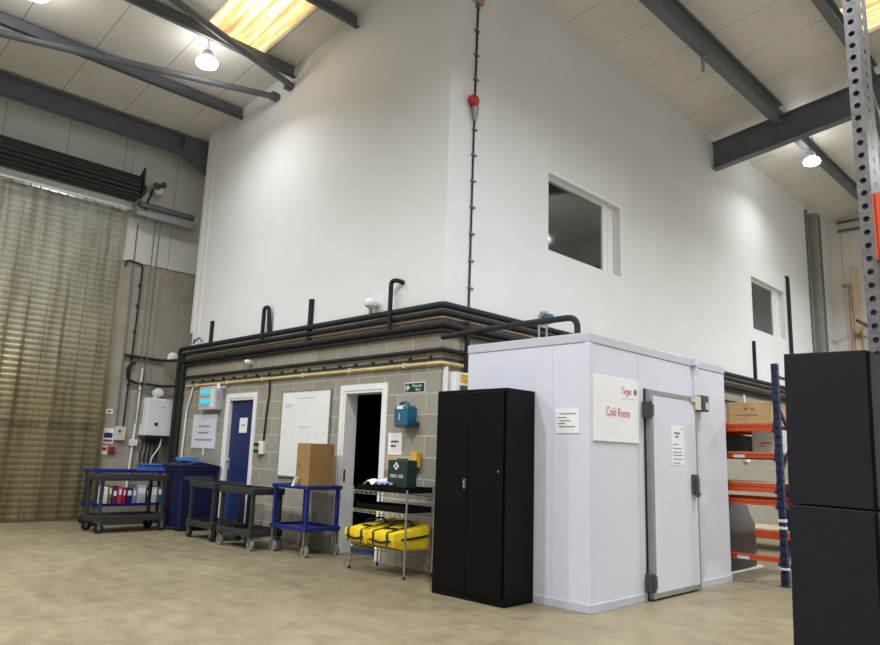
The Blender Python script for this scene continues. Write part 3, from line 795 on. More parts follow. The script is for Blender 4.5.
TK2 = thing('white_wire', 'thin white conduit slanting down left of the grey sign', 'conduit', (-12.35, YW, .9))
MB().tube([(-12.25, YW - .03, 2.38), (-12.42, YW - .03, 1.95), (-12.45, YW - .03, 1.1)], .02, 8, .05).build('tube', M['white_plastic'], TK2, smooth=True)

# red sounder beacon and cable on the right wall
RB = thing('alarm_sounder', 'red alarm sounder on the clipped wall cable', 'alarm', (XW, 6.47, 5.75))
MB().lathe((XW + .0, 6.44, 5.94), [(.06, 0), (.08, .03), (.08, .08), (.055, .11), (.02, .12)], 'x', 16).build('sounder', M['red'], RB, smooth=True)
MB().lathe((XW + .06, 6.47, 5.66), [(.02, 0), (.04, .1), (.05, .18), (.045, .2)], 'z', 12).build('base', M['alu'], RB, smooth=True)
WC = thing('wall_cable', 'black clipped cable running up the white wall beside the office corner', 'cable', (XW, 6.52, 3.2))
MB().tube([(XW + .015, 6.49, 3.15), (XW + .015, 6.50, 5.6), (XW + .015, 6.53, 8.1)], .012, 6).build('sheath', M['black_cable'], WC)
MB().tube([(XW + .01, 6.515, 3.15), (XW + .01, 6.525, 5.6), (XW + .01, 6.56, 8.1)], .005, 6).build('second_core', M['ink_lt'], WC)
z = 3.4
while z < 8:
    MB().box(XW, XW + .03, 6.47, 6.56, z, z + .02).build('cable_clip', M['grey_cable'], WC); z += .36
o = MB().box(XW, XW + .06, 6.42, 6.6, 7.42, 7.5).build('junction_box', M['copper']); tag(o, 'small brown junction box at the top of the wall cable', 'junction box')
# electrical isolator behind the black cabinet
IB = thing('isolator_box', 'white isolator box with a yellow label above the black cabinet', 'electrical box', (-5.85, 6.3, 1.9))
MB().box(XW, -5.84, 6.14, 6.42, 1.85, 2.30).build('casing', M['white_gloss'], IB, bevel=.006)
MB().box(-5.84, -5.835, 6.22, 6.40, 2.18, 2.275).build('yellow_label', M['yellow'], IB)
MB().box(-5.84, -5.80, 6.22, 6.36, 1.9, 2.14).build('switch', M['dark_grey'], IB)
o = MB().box(XW, -5.93, 6.08, 6.1, 1.2, 2.36).build('white_conduit', M['white_plastic']); tag(o, 'thin white conduit on the block corner left of the isolator box', 'conduit')

# ================================================================== FRONT WALL FITTINGS
TP = thing('temperature_panel', 'grey temperature panel with two cyan displays beside the blue door', 'control panel', (-11.5, YW, 1.93))
MB().box(-11.80, -11.20, YW - .13, YW, 1.95, 2.35).build('casing', M['cold_trim'], TP, bevel=.012)
MB().box(-11.74, -11.42, YW - .135, YW - .13, 2.22, 2.29).build('upper_display', M['cyan'], TP)
MB().box(-11.74, -11.42, YW - .135, YW - .13, 2.06, 2.13).build('lower_display', M['cyan'], TP)
MB().box(-11.74, -11.42, YW - .133, YW - .13, 2.17, 2.185).box(-11.74, -11.42, YW - .133, YW - .13, 2.01, 2.02).build('print', M['ink'], TP)
MB().box(-11.38, -11.26, YW - .133, YW - .13, 2.0, 2.3).build('side_strip', M['white_plastic'], TP)
SG = thing('sign_board', 'large white sign with three printed lines below the temperature panel', 'sign', (-11.75, YW, 1.28))
MB().box(-12.15, -11.32, YW - .02, YW, 1.30, 1.88).build('board', M['paper_blue'], SG)
pr = MB()
for z, a, b in ((1.66, -11.92, -11.52), (1.55, -11.92, -11.55), (1.43, -12.02, -11.42)):
    x = a
    while x < b:
        q = random.uniform(.03, .06); pr.box(x, min(x + q, b), YW - .022, YW - .02, z, z + .03); x += q + .012
pr.build('printed_line', M['ink'], SG)
MB().box(-11.72, -11.68, YW - .02, YW - .005, 1.18, 1.30).build('hanging_tab', M['white_plastic'], SG)
CT = thing('security_camera', 'small white bullet camera at the top left of the blue door frame', 'camera', (-11.05, YW, 2.3))
MB().cyl((-11.12, YW - .01, 2.33), (-11.12, YW - .1, 2.33), .012).cyl((-11.15, YW - .0, 2.33), (-11.15, YW - .02, 2.33), .035).build('bracket', M['white_plastic'], CT)
MB().cyl((-11.16, YW - .12, 2.36), (-10.98, YW - .2, 2.27), .032).build('body', M['white_plastic'], CT, smooth=True)
SO = thing('switch_socket', 'white double socket with plugs between the blue door and the whiteboard', 'socket', (-9.82, YW, 1.24))
MB().box(-9.90, -9.74, YW - .05, YW, 1.24, 1.44).build('face', M['white_plastic'], SO, bevel=.006)
MB().box(-9.93, -9.86, YW - .10, YW - .05, 1.36, 1.41).build('plug', M['ink_dk'], SO)
MB().box(-9.93, -9.86, YW - .10, YW - .05, 1.26, 1.31).build('plug', M['ink_dk'], SO)
o = MB().tube([(-9.74, YW - .03, 2.40), (-9.72, YW - .02, 2.2), (-9.76, YW - .02, 1.9), (-9.79, YW - .02, 1.44)], .014, 8, .1).build('socket_cable', M['black_cable'], smooth=True); tag(o, 'black cable dropping from the yellow pipe to the socket', 'cable')
WB = thing('whiteboard', 'white wall board with faint ruled grid between the two doors', 'whiteboard', (-8.72, YW, .94))
MB().box(-9.33, -8.14, YW - .02, YW, .95, 2.17).build('panel', M['white_gloss'], WB)
MB().box(-9.35, -9.33, YW - .028, YW, .94, 2.18).box(-8.14, -8.12, YW - .028, YW, .94, 2.18).box(-9.33, -8.14, YW - .028, YW, 2.17, 2.185).box(-9.33, -8.14, YW - .035, YW, .93, .95).build('rim', M['alu'], WB)
gr = MB()
for z in (1.15, 1.35, 1.55, 1.75, 1.95): gr.box(-9.28, -8.2, YW - .0215, YW - .02, z, z + .004)
for x in (-9.0, -8.75): gr.box(x, x + .004, YW - .0215, YW - .02, 1.0, 2.0)
gr.build('ruled_line', M['rule'], WB)
wr = MB()
for z, a, b in ((2.06, -8.95, -8.5), (1.97, -9.26, -9.02), (1.93, -9.24, -9.12), (1.64, -8.86, -8.66)):
    x = a
    while x < b:
        q = random.uniform(.02, .05); wr.box(x, min(b, x + q), YW - .022, YW - .02, z, z + .018); x += q + .015
wr.build('handwriting', M['ink_lt'], WB)
# exit / first aid sign
ES = thing('first_aid_sign', 'green first aid sign with a white cross above the teal case', 'sign', (-6.43, YW, 2.06))
MB().box(-6.62, -6.26, YW - .008, YW, 2.06, 2.19).build('border', M['paper'], ES)
MB().box(-6.61, -6.27, YW - .011, YW - .008, 2.07, 2.18).build('panel', M['green_sign'], ES)
MB().box(-6.575, -6.555, YW - .013, YW - .011, 2.09, 2.16).box(-6.60, -6.53, YW - .013, YW - .011, 2.115, 2.137).build('cross', M['paper'], ES)
text('lettering', 'First aid', M['paper'], ES, (-6.40, YW - .012, 2.13), (1, 0, 0), (0, 0, 1), .05, 'CENTER')
text('lettering', 'box', M['paper'], ES, (-6.38, YW - .012, 2.085), (1, 0, 0), (0, 0, 1), .05, 'CENTER')
# teal case
TC = thing('eyewash_case', 'teal plastic case hung on the block wall below the green sign', 'case', (-6.53, YW, 1.6))
def rrect(x0, x1, z0, z1, r, n=5):
    out = []
    for cx, cz, a0 in ((x1 - r, z1 - r, 0), (x0 + r, z1 - r, PI / 2), (x0 + r, z0 + r, PI), (x1 - r, z0 + r, 1.5 * PI)):
        for k in range(n + 1):
            a = a0 + PI / 2 * k / n; out.append((cx + r * math.cos(a), cz + r * math.sin(a)))
    return out
MB().prism(rrect(-6.63, -6.39, 1.63, 1.90, .05), 'y', YW - .17, YW).build('shell', M['teal'], TC, bevel=.02, smooth=True)
MB().tube([(-6.60, YW - .1, 1.88), (-6.57, YW - .1, 1.935), (-6.46, YW - .1, 1.935), (-6.43, YW - .1, 1.88)], .016, 8, .04).build('handle', M['teal_dk'], TC, smooth=True)
MB().box(-6.57, -6.46, YW - .175, YW - .165, 1.85, 1.89).build('white_catch', M['paper'], TC)
MB().box(-6.60, -6.45, YW - .176, YW - .17, 1.675, 1.69).build('red_stripe', M['red'], TC)
MB().box(-6.53, -6.515, YW - .176, YW - .17, 1.72, 1.80).build('white_emblem', M['ink_lt'], TC)
MB().box(-6.38, -6.33, YW - .1, YW - .02, 1.63, 1.70).build('side_clip', M['green_sign'], TC)
PN = plate('wall_notice', -6.90, -6.64, YW - .004, YW, 1.30, 1.57, M['paper'], 'white paper notice between the open doorway and the teal case', 'notice')
pr = MB()
for z, ws in ((1.45, (.04, .05, .03)), (1.395, (.05, .03))):
    x = -6.84
    for q in ws: pr.box(x, x + q, YW - .006, YW - .004, z, z + .025); x += q + .01
pr.build('printed_line', M['ink_dk'], PN)
YD = thing('wall_dispenser', 'yellow bracket holding a cardboard file on the wall behind the first aid box', 'bracket', (-6.5, YW, 1.1))
MB().box(-6.36, -6.27, YW - .1, YW - .02, 1.16, 1.34).build('yellow_holder', M['yellow'], YD, bevel=.008)
MB().box(-6.84, -6.36, YW - .08, YW - .005, 1.1, 1.26).build('file_box', M['card2'], YD, bevel=.004)

# ================================================================== COLD ROOM
CX, CY0, CY1, CH, CXL = -3.64, 5.60, 8.53, 2.48, -5.15
CR = thing('cold_room', 'white walk-in cold room box with a grey-edged door', 'cold room', ((CX + CXL) / 2, (CY0 + CY1) / 2, 0))
MB().box(CXL, CX, CY0, CY1, 0, CH - .09).build('panel_box', M['cold_white'], CR, bevel=.004)
MB().box(CXL - .005, CX + .008, CY0 - .008, CY1 + .008, CH - .09, CH).build('roof_edge', M['cold_trim'], CR, bevel=.006)
MB().box(CXL, CX + .012, CY0 - .012, CY0, .0, .075).box(CX, CX + .012, CY0, 6.58, 0, .075).box(CX, CX + .012, 7.66, CY1, 0, .075).build('skirting', M['cold_trim'], CR, bevel=.004)
MB().box(CX - .035, CX + .008, CY0 - .008, CY0 + .05, .07, CH - .09).build('corner_trim', M['cold_white'], CR, bevel=.004)
MB().box(CX + .0003, CX + .0015, 6.478, 6.484, .075, CH - .09).box(CX + .0003, CX + .0015, 7.80, 7.806, .075, CH - .09).box(-4.05, -4.046, CY0 - .0015, CY0 - .0003, .075, CH - .09).build('panel_joint', M['cold_trim'], CR)
dd = MB().box(CX + .012, CX + .06, 6.66, 7.61, .03, 2.00).build('door', M['cold_white'], CR, bevel=.006)
MB().box(CX + .01, CX + .064, 6.60, 6.665, .02, 2.035).box(CX + .01, CX + .064, 7.60, 7.63, .02, 2.035).box(CX + .01, CX + .064, 6.665, 7.60, 1.985, 2.035).box(CX + .01, CX + .064, 6.665, 7.60, .02, .07).build('edge_frame', M['alu'], dd, bevel=.003)
MB().box(CX, CX + .012, 6.585, 7.64, .005, 2.045).build('gasket', M['rubber'], dd)
for z in (1.83, .17):
    MB().box(CX + .004, CX + .075, 6.545, 6.60, z - .08, z + .08).box(CX + .064, CX + .08, 6.57, 6.655, z - .06, z + .06).cyl((CX + .075, 6.59, z - .085), (CX + .075, 6.59, z + .085), .018).build('hinge', M['dark_grey'], dd, bevel=.004)
MB().box(CX + .064, CX + .095, 7.46, 7.58, 1.0, 1.20).box(CX + .085, CX + .12, 7.48, 7.54, .98, 1.17).cyl((CX + .08, 7.54, .98), (CX + .11, 7.54, .98), .02).build('latch', M['dark_grey'], dd, bevel=.008)
MB().cyl((CX + .10, 7.54, .995), (CX + .13, 7.54, .995), .014).build('lock_button', M['chrome'], dd)
MB().box(CX + .008, CX + .06, 7.66, 7.76, 2.40, 2.48).build('roof_bracket', M['cold_white'], CR)
o = MB().box(CX + .001, CX + .014, 7.70, 7.80, 2.05, CH - .09).build('cable_cover', M['cold_white'], CR)
DH = thing('door_alarm', 'dark alarm unit with a cream bracket at the cold room door top corner', 'alarm', (CX, 7.86, 1.87))
MB().box(CX + .001, CX + .10, 7.72, 7.88, 1.89, 2.07).build('casing', M['dark_grey'], DH, bevel=.012)
MB().box(CX + .10, CX + .108, 7.78, 7.87, 1.91, 1.99).build('pale_window', M['ink_lt'], DH)
MB().box(CX + .066, CX + .08, 7.58, 7.72, 1.90, 2.05).box(CX + .066, CX + .08, 7.49, 7.58, 1.98, 2.02).build('bracket', M['cream_plastic'], DH)
# sign on the side panel
CS = thing('cold_room_sign', 'white sign reading Cold Room in raspberry letters left of the cold room door', 'sign', (CX, 6.04, 1.49))
MB().box(CX + .002, CX + .014, 5.645, 6.46, 1.49, 2.09).build('board', M['paper'], CS)
text('lettering', 'Cold Room', M['pink_ink'], CS, (CX + .015, 5.86, 1.73), (0, 1, 0), (0, 0, 1), .115, 'LEFT', xs=.80)
text('lettering', 'Target', M['pink_ink'], CS, (CX + .015, 6.14, 1.955), (0, 1, 0), (0, 0, 1), .09, 'LEFT', xs=.78)
MB().lathe((CX + .014, 6.40, 1.985), [(.032, .0), (.032, .002)], 'x', 18).build('round_emblem', M['ink'], CS)
MB().lathe((CX + .016, 6.395, 1.99), [(.016, .0), (.016, .001)], 'x', 14).build('emblem_centre', M['pink_ink'], CS)
MB().box(CX + .014, CX + .0155, 6.16, 6.43, 1.91, 1.916).build('underline', M['ink_lt'], CS)
DN = MB().box(CX + .0605, CX + .063, 7.03, 7.31, 1.29, 1.70).build('door_sheet', M['paper']); tag(DN, 'printed white sheet on the cold room door', 'notice')
MB().box(CX + .063, CX + .0645, 7.10, 7.22, 1.61, 1.632).build('heading', M['ink'], DN)
MB().box(CX + .063, CX + .0645, 7.12, 7.19, 1.575, 1.595).build('subheading', M['ink'], DN)
MB().box(CX + .063, CX + .0645, 7.26, 7.28, 1.66, 1.68).build('round_emblem', M['ink'], DN)
for z in (1.50, 1.46, 1.42, 1.39, 1.35, 1.31): MB().box(CX + .063, CX + .0645, 7.06, 7.06 + random.uniform(.12, .23), z, z + .008).build('printed_line', M['ink'], DN)
CN = MB().box(-4.0, -3.74, CY0 - .006, CY0 - .003, 1.55, 1.78).build('taped_notice', M['paper']); tag(CN, 'small printed notice on the cold room side above the black cabinet edge', 'notice')
pr = MB()
for z, a, b in ((1.725, -3.97, -3.78), (1.69, -3.98, -3.88), (1.66, -3.96, -3.84), (1.635, -3.98, -3.90), (1.605, -3.97, -3.79)): pr.box(a, b, CY0 - .0075, CY0 - .006, z, z + .01)
pr.build('printed_line', M['ink'], CN)
# fittings standing on the cold room roof
HG = thing('pipe_support', 'thin grey twin support holding the pipe above the cold room', 'support', (-4.45, 5.98, CH))
MB().cyl((-4.5, 5.98, CH), (-4.5, 5.98, 2.8), .012).cyl((-4.40, 5.98, CH), (-4.40, 5.98, 2.76), .010).bar((-4.5, 5.98, 2.69), (-4.4, 5.98, 2.66), .02, .02).build('rod', M['alu'], HG)
MB().box(-4.53, -4.47, 5.95, 6.01, CH, CH + .01).box(-4.43, -4.37, 5.95, 6.01, CH, CH + .01).build('foot', M['alu'], HG)

# ================================================================== BLACK CABINET
KX0, KX1, KY0, KY1, KH = -5.15, -4.245, 5.14, 5.585, 1.95
KB = thing('steel_cabinet', 'tall black two-door steel cabinet against the cold room', 'cabinet', ((KX0 + KX1) / 2, (KY0 + KY1) / 2, 0))
MB().box(KX0, KX1, KY0 + .02, KY1, 0, KH).build('body', M['black_metal'], KB, bevel=.004)
mid = (KX0 + KX1) / 2
for a, b, q in ((KX0 + .02, mid - .002, 0), (mid + .002, KX1 - .02, 1)):
    d = MB().box(a, b, KY0, KY0 + .02, .07, KH - .03).build('door', M['black_metal'], KB, bevel=.003)
    if q == 0:
        MB().box(mid - .05, mid - .012, KY0 - .012, KY0, 1.0, 1.10).build('handle', M['dark_grey'], d, bevel=.004)
        MB().cyl((mid - .03, KY0 - .02, 1.07), (mid - .03, KY0 - .012, 1.07), .012).box(mid - .04, mid - .02, KY0 - .016, KY0 - .012, 1.015, 1.05).build('lock', M['chrome'], d)
    else:
        MB().box(b - .06, b - .045, KY0 - .002, KY0, 1.17, 1.19).build('badge', M['ink'], d)

# ================================================================== TROLLEYS
def trolley(label, loc, rotz, L, W, H, body, wheel, low=.26, lip=.09, group='service trolleys', postm=None):
    t = thing('service_trolley', label, 'trolley', loc, rotz, group)
    for z in (low, H):
        mb = MB()
        mb.box(-L / 2, L / 2, -W / 2, W / 2, z - lip, z - lip + .02)
        mb.box(-L / 2, L / 2, -W / 2, -W / 2 + .022, z - lip + .02, z).box(-L / 2, L / 2, W / 2 - .022, W / 2, z - lip + .02, z)
        mb.box(-L / 2, -L / 2 + .022, -W / 2 + .022, W / 2 - .022, z - lip + .02, z).box(L / 2 - .022, L / 2, -W / 2 + .022, W / 2 - .022, z - lip + .02, z)
        mb.build('upper_tray' if z == H else 'lower_tray', body, t, local=True, bevel=.008)
    for sx in (-1, 1):
        for sy in (-1, 1):
            x, y = sx * (L / 2 - .05), sy * (W / 2 - .04)
            MB().prism([(x - .024, y - .024), (x + .024, y - .024), (x + .024, y + .024), (x - .024, y + .024)], 'z', low - .005, H - lip + .005).build('leg', postm or body, t, local=True, bevel=.006)
            c = MB().cyl((x + .015, y - .016, .07), (x + .015, y + .016, .07), .07, seg=18).build('caster', wheel, t, local=True, smooth=True)
            MB().box(x - .03, x + .03, y - .03, y + .03, low - lip - .02, low - lip).box(x - .01, x + .03, y - .028, y - .02, .05, low - lip - .02).box(x - .01, x + .03, y + .02, y + .028, .05, low - lip - .02).cyl((x + .015, y - .03, .07), (x + .015, y + .03, .07), .012).build('fork', M['galv'], c, local=True)
    return t
# left grey trolley long side facing right
trolley('dark grey two-tray trolley in front of the blue trolley by the strip curtain', (-11.58, 4.76, 0), PI / 2, 1.06, .58, .86, M['trolley_grey'], M['rubber'])
tb = trolley('blue trolley loaded with files behind the left dark grey trolley', (-12.62, 5.22, 0), PI / 2, 1.36, .58, .90, M['trolley_blue'], M['rubber'], low=.36, lip=.05, postm=M['trolley_grey'])
trolley('dark grey trolley standing closest to the wheeled bin', (-10.05, 5.46, 0), 0, .78, .5, .82, M['trolley_grey'], M['rubber'])
trolley('dark grey trolley between the blue door and the blue trolley', (-9.00, 5.42, 0), 0, .90, .5, .80, M['trolley_grey'], M['grey_wheel'])
trolley('blue trolley carrying the large cardboard box in front of the whiteboard', (-8.09, 5.70, 0), 0, .82, .56, .875, M['trolley_blue'], M['grey_wheel'], low=.36, lip=.05)
# files and bottles on the lower tray of the left blue trolley
itm = [('white', M['paper']), ('purple', M['pink_ink']), ('raspberry', M['pink_ink']), ('brown', M['tape']), ('blue', M['door_blue']), ('pale grey', M['ink_lt']), ('white plastic', M['white_plastic']), ('black', M['black_strap']), ('cream', M['cream_plastic']), ('dark blue', M['trolley_blue'])]
M['purple'] = mat('purple_plastic', rgb(110, 30, 96), .5)
M['violet'] = mat('lilac_plastic', rgb(140, 130, 190), .5)
yy = 4.72
order = [('white', M['paper'], .07, 'nearest the curtain end'), ('brown', M['tape'], .06, 'next to the white file'), ('purple', M['purple'], .08, 'left of the raspberry file'), ('raspberry', M['pink_ink'], .07, 'among the darker files'),
         ('maroon', M['red'], .06, 'right of the raspberry file'), ('navy', M['door_blue'], .09, 'in the middle of the row'), ('lilac', M['violet'], .07, 'left of the wide pale file'), ('wide pale grey', M['ink_lt'], .15, 'as the widest in the row'), ('black', M['black_strap'], .08, 'right of the wide pale file'), ('cream', M['cream_plastic'], .10, 'near the right end'), ('teal', M['teal'], .08, 'at the right end')]
for nm, m, wd, pos in order:
    h = random.uniform(.26, .34)
    F = thing('box_file', '%s file on the left blue trolley, %s' % (nm, pos), 'file', (-12.5, yy + wd / 2, .331), 0, 'files on the left blue trolley')
    MB().box(-12.66, -12.40, yy + .004, yy + wd - .004, .331, .331 + h).build('case', m, F, bevel=.004)
    MB().box(-12.40, -12.398, yy + .015, yy + wd - .015, .331 + h * .55, .331 + h * .85).build('spine_label', M['paper'], F)
    yy += wd + .008
# blue crate lid on the top of that trolley
o = MB().box(-12.85, -12.5, 5.40, 5.82, .872, .98).box(-12.88, -12.47, 5.37, 5.85, .98, 1.0).build('storage_tub', M['lid_blue'], bevel=.01); tag(o, 'mid blue tub on top of the left blue trolley below the boiler', 'tub')

# cardboard box on blue trolley
BX = thing('cardboard_box', 'large brown cardboard box on the blue trolley before the whiteboard', 'box', (-7.89, 5.66, .847))
MB().box(-8.04, -7.745, 5.47, 5.86, .847, 1.41).build('carton', M['card'], BX, bevel=.006)
MB().box(-8.0, -7.96, 5.466, 5.47, 1.10, 1.16).box(-7.745, -7.741, 5.79, 5.83, 1.28, 1.33).build('hand_hole', M['tape'], BX)
PK = MB().prism([(-8.02, .86), (-7.97, .86), (-7.93, .97), (-7.95, .975)], 'y', 5.40, 5.45).build('paper_scrap', M['paper']); tag(PK, 'scrap of white paper at the corner of the cardboard box', 'paper')

# ================================================================== WHEELED BIN
bx0, bx1, by0, by1 = -11.60, -10.98, 5.34, 5.98
WBn = thing('wheeled_bin', 'navy blue wheeled bin beside the blue door', 'bin', ((bx0 + bx1) / 2, (by0 + by1) / 2, 0))
cx, cy = (bx0 + bx1) / 2, (by0 + by1) / 2
def frust(z0, z1, s0, s1):
    vs = []
    for z, s in ((z0, s0), (z1, s1)):
        for a, b in ((bx0, by0), (bx1, by0), (bx1, by1), (bx0, by1)): vs.append((cx + (a - cx) * s, cy + (b - cy) * s, z))
    return MB().add(vs, [(3, 2, 1, 0), (4, 5, 6, 7), (0, 1, 5, 4), (1, 2, 6, 5), (2, 3, 7, 6), (3, 0, 4, 7)])
frust(.05, .95, .82, .97).build('body', M['bin_blue'], WBn, bevel=.02)
MB().box(bx0 - .01, bx1 + .01, by0 - .01, by1 + .01, .93, .985).build('rim', M['bin_blue'], WBn, bevel=.01)
MB().prism([(by0 - .03, .985), (by1 + .02, .985), (by1 + .02, 1.02), (by0 + .3, 1.085), (by0 - .03, 1.03)], 'x', bx0 - .02, bx1 + .02).build('lid', M['bin_blue'], WBn, bevel=.012)
for x in (bx0 + .08, bx1 - .08):
    MB().cyl((x - .03, by1 - .1, .1), (x + .03, by1 - .1, .1), .1, seg=18).build('wheel', M['rubber'], WBn, smooth=True)
mk = MB()
for q, (a, z, b, h) in enumerate(((-11.48, .84, .03, .05), (-11.44, .84, .04, .05), (-11.39, .84, .03, .06), (-11.35, .85, .04, .015), (-11.49, .79, .05, .02), (-11.46, .72, .05, .02), (-11.45, .745, .03, .015))):
    mk.box(a, a + b, by0 + .012 + (.95 - z) * .05, by0 + .035 + (.95 - z) * .05, z, z + h)
mk.build('white_marking', M['paper'], WBn)
MB().box(bx1 - .012, bx1 + .004, by0 + .06, by1 - .08, .80, .86).build('moulded_band', M['dark_grey'], WBn)
o = MB().box(-11.58, -11.25, 5.50, 5.90, 1.088, 1.10).box(-11.58, -11.56, 5.50, 5.90, 1.10, 1.14).box(-11.56, -11.25, 5.50, 5.52, 1.10, 1.13).build('blue_tray', M['lid_blue'], bevel=.005); tag(o, 'light blue tray lying on the wheeled bin lid', 'tray')

# ================================================================== WIRE SHELF
SX0, SX1, SY0, SY1 = -6.76, -5.83, 5.42, 5.84
SH = thing('wire_shelf', 'chrome wire shelving unit between the doorway and the black cabinet', 'shelving', ((SX0 + SX1) / 2, (SY0 + SY1) / 2, 0))
for x in (SX0, SX1):
    for y in (SY0, SY1):
        p = MB().cyl((x, y, .02), (x, y, .925), .0125, seg=12).build('post', M['chrome'], SH, smooth=True)
        MB().cyl((x, y, 0), (x, y, .03), .016, seg=12).build('foot', M['rubber'], p, smooth=True)
for z in (.885, .675, .285):
    mb = MB()
    for y in (SY0, SY1):
        mb.cyl((SX0, y, z), (SX1, y, z), .005, seg=6).cyl((SX0, y, z - .035), (SX1, y, z - .035), .004, seg=6)
        n = 22; pts = []
        for k in range(n + 1): pts.append((SX0 + (SX1 - SX0) * k / n, y, z - (.035 if k % 2 else 0)))
        mb.tube(pts, .003, 5)
    for x in (SX0, SX1):
        mb.cyl((x, SY0, z), (x, SY1, z), .005, seg=6).cyl((x, SY0, z - .035), (x, SY1, z - .035), .004, seg=6)
    for k in range(1, 30): mb.cyl((SX0 + (SX1 - SX0) * k / 30, SY0, z), (SX0 + (SX1 - SX0) * k / 30, SY1, z), .0028, seg=5)
    mb.build('wire_tier', M['chrome'], SH)
def tray(z, lab):
    a, b, c, d = SX0 + .03, SX1 - .02, SY0 + .02, SY1 - .02
    mb = MB().box(a, b, c, d, z, z + .008).box(a, b, c, c + .01, z, z + .06).box(a, b, d - .01, d, z, z + .06).box(a, a + .01, c, d, z, z + .06).box(b - .01, b, c, d, z, z + .06)
    o = mb.build('black_tray', M['black_metal']); tag(o, lab, 'tray', 'black trays on the wire shelf')
tray(.891, 'black tray on the top tier of the wire shelf under the first aid box')
tray(.681, 'black tray on the second tier of the wire shelf')
FA = thing('first_aid_box', 'dark green first aid box with a white cross on the wire shelf', 'first aid box', (-6.15, 5.66, .88))
MB().box(-6.33, -6.0, 5.56, 5.72, .90, 1.245).build('case', M['green_box'], FA, bevel=.012)
MB().box(-6.195, -6.165, 5.555, 5.56, 1.135, 1.215).box(-6.22, -6.14, 5.555, 5.56, 1.16, 1.19).build('cross', M['paper'], FA)
text('lettering', 'FIRST AID', M['paper'], FA, (-6.165, 5.556, 1.045), (1, 0, 0), (0, 0, 1), .052, 'CENTER')
MB().box(-6.23, -6.1, 5.61, 5.66, 1.245, 1.258).build('handle', M['black_strap'], FA)
o = MB().grid(lambda u, v: (-6.62 + u * .26 + v * .08, 5.445 + v * .22, .955 + .05 * math.sin(u * 5 + v * 3) ** 2 + .03 * v), 7, 6).build('crumpled_cloth', M['paper'], smooth=False); 
so = o.modifiers.new('thick', 'SOLIDIFY'); so.thickness = .006
tag(o, 'crumpled white cloth on the top tier of the wire shelf', 'cloth')
o = MB().grid(lambda u, v: (-6.44 + u * .2 + v * .04, 5.445 + v * .1, .955 + .03 * math.sin(u * 6 - v * 4) ** 2), 7, 6).build('crumpled_cloth', M['violet'], smooth=False)
so = o.modifiers.new('thick', 'SOLIDIFY'); so.thickness = .006
tag(o, 'pale lilac crumpled cloth between the white cloth and the first aid box', 'cloth')
# two yellow bags
def bag(x0, x1, lab, seed):
    B = thing('equipment_bag', lab, 'bag', ((x0 + x1) / 2, 5.55, .29), 0, 'yellow bags on the wire shelf')
    rnd = random.Random(seed)
    y0, y1, z0 = 5.33, 5.80, .292
    cx = (x0 + x1) / 2
    def top(u, v):   # u across, v front to back
        return .475 + .085 * v - .02 * abs(2 * u - 1) ** 3 + .012 * math.sin(5 * u + seed) * math.sin(4 * v + 1)
    nu, nv, nz = 9, 8, 5
    pts = {}; vs = []; fs = []
    def P(i, j, k):
        key = (i, j, k)
        if key not in pts:
            u, v, w = i / nu, j / nv, k / nz
            x = x0 + (x1 - x0) * u; y = y0 + (y1 - y0) * v; z = z0 + (top(u, v) - z0) * w
            # front leans out at the top, bottom front corner sags over the shelf edge
            y -= .05 * (1 - v) * w
            if v == 0: y -= .02 * math.sin(PI * w)
            if w == 0 and v < .2: y += .11 * (1 - v / .2)
            if u in (0, 1): x += (-1 if u == 0 else 1) * .015 * math.sin(PI * w)
            x += rnd.uniform(-.005, .005); y += rnd.uniform(-.005, .005); z += rnd.uniform(-.005, .005) if w > 0 else 0
            pts[key] = len(vs); vs.append((x, y, z))
        return pts[key]
    for i in range(nu):
        for j in range(nv):
            fs.append((P(i, j, 0), P(i, j + 1, 0), P(i + 1, j + 1, 0), P(i + 1, j, 0)))
            fs.append((P(i, j, nz), P(i + 1, j, nz), P(i + 1, j + 1, nz), P(i, j + 1, nz)))
    for k in range(nz):
        for i in range(nu):
            fs.append((P(i, 0, k), P(i + 1, 0, k), P(i + 1, 0, k + 1), P(i, 0, k + 1)))
            fs.append((P(i, nv, k), P(i, nv, k + 1), P(i + 1, nv, k + 1), P(i + 1, nv, k)))
        for j in range(nv):
            fs.append((P(0, j, k), P(0, j, k + 1), P(0, j + 1, k + 1), P(0, j + 1, k)))
            fs.append((P(nu, j, k), P(nu, j + 1, k), P(nu, j + 1, k + 1), P(nu, j, k + 1)))
    MB().add(vs, fs).build('bag_body', M['yellow_bag'], B, smooth=True, bevel=.008)
    fy = y0 - .03
    MB().tube([(x0 + .02, fy - .012, .385), (cx, fy - .026, .36), (x1 - .01, fy - .012, .40), (x1 + .02, y0 + .2, .41), (x1 + .018, y1 - .02, .43)], .013, 8, .05).build('piping', M['black_strap'], B, smooth=True)
    for q in (-.11, .12):
        MB().bar((cx + q, fy - .03, .33), (cx + q, fy - .034, .47), .022, .006, (0, 1, 0)).bar((cx + q, fy - .03, .478), (cx + q, y1 - .1, .545), .022, .006).build('strap', M['black_strap'], B)
    MB().tube([(cx - .13, y0 + .2, .515), (cx - .10, y0 + .24, .565), (cx + .08, y0 + .3, .585), (cx + .13, y0 + .3, .53)], .012, 6, .05).build('handle', M['black_strap'], B, smooth=True)
    lt = MB()
    for q in range(5): lt.bar((cx - .07 + q * .035, y0 + .06 + .012 * (q % 2), .496), (cx - .055 + q * .035, y0 + .13 + .012 * (q % 2), .508), .012, .01)
    lt.build('black_print', M['black_strap'], B)
bag(SX0 + .07, SX0 + .42, 'yellow bag with black straps at the left on the lowest wire tier', 1)
bag(SX0 + .47, SX1 - .04, 'larger yellow bag with black piping at the right on the lowest wire tier', 2)

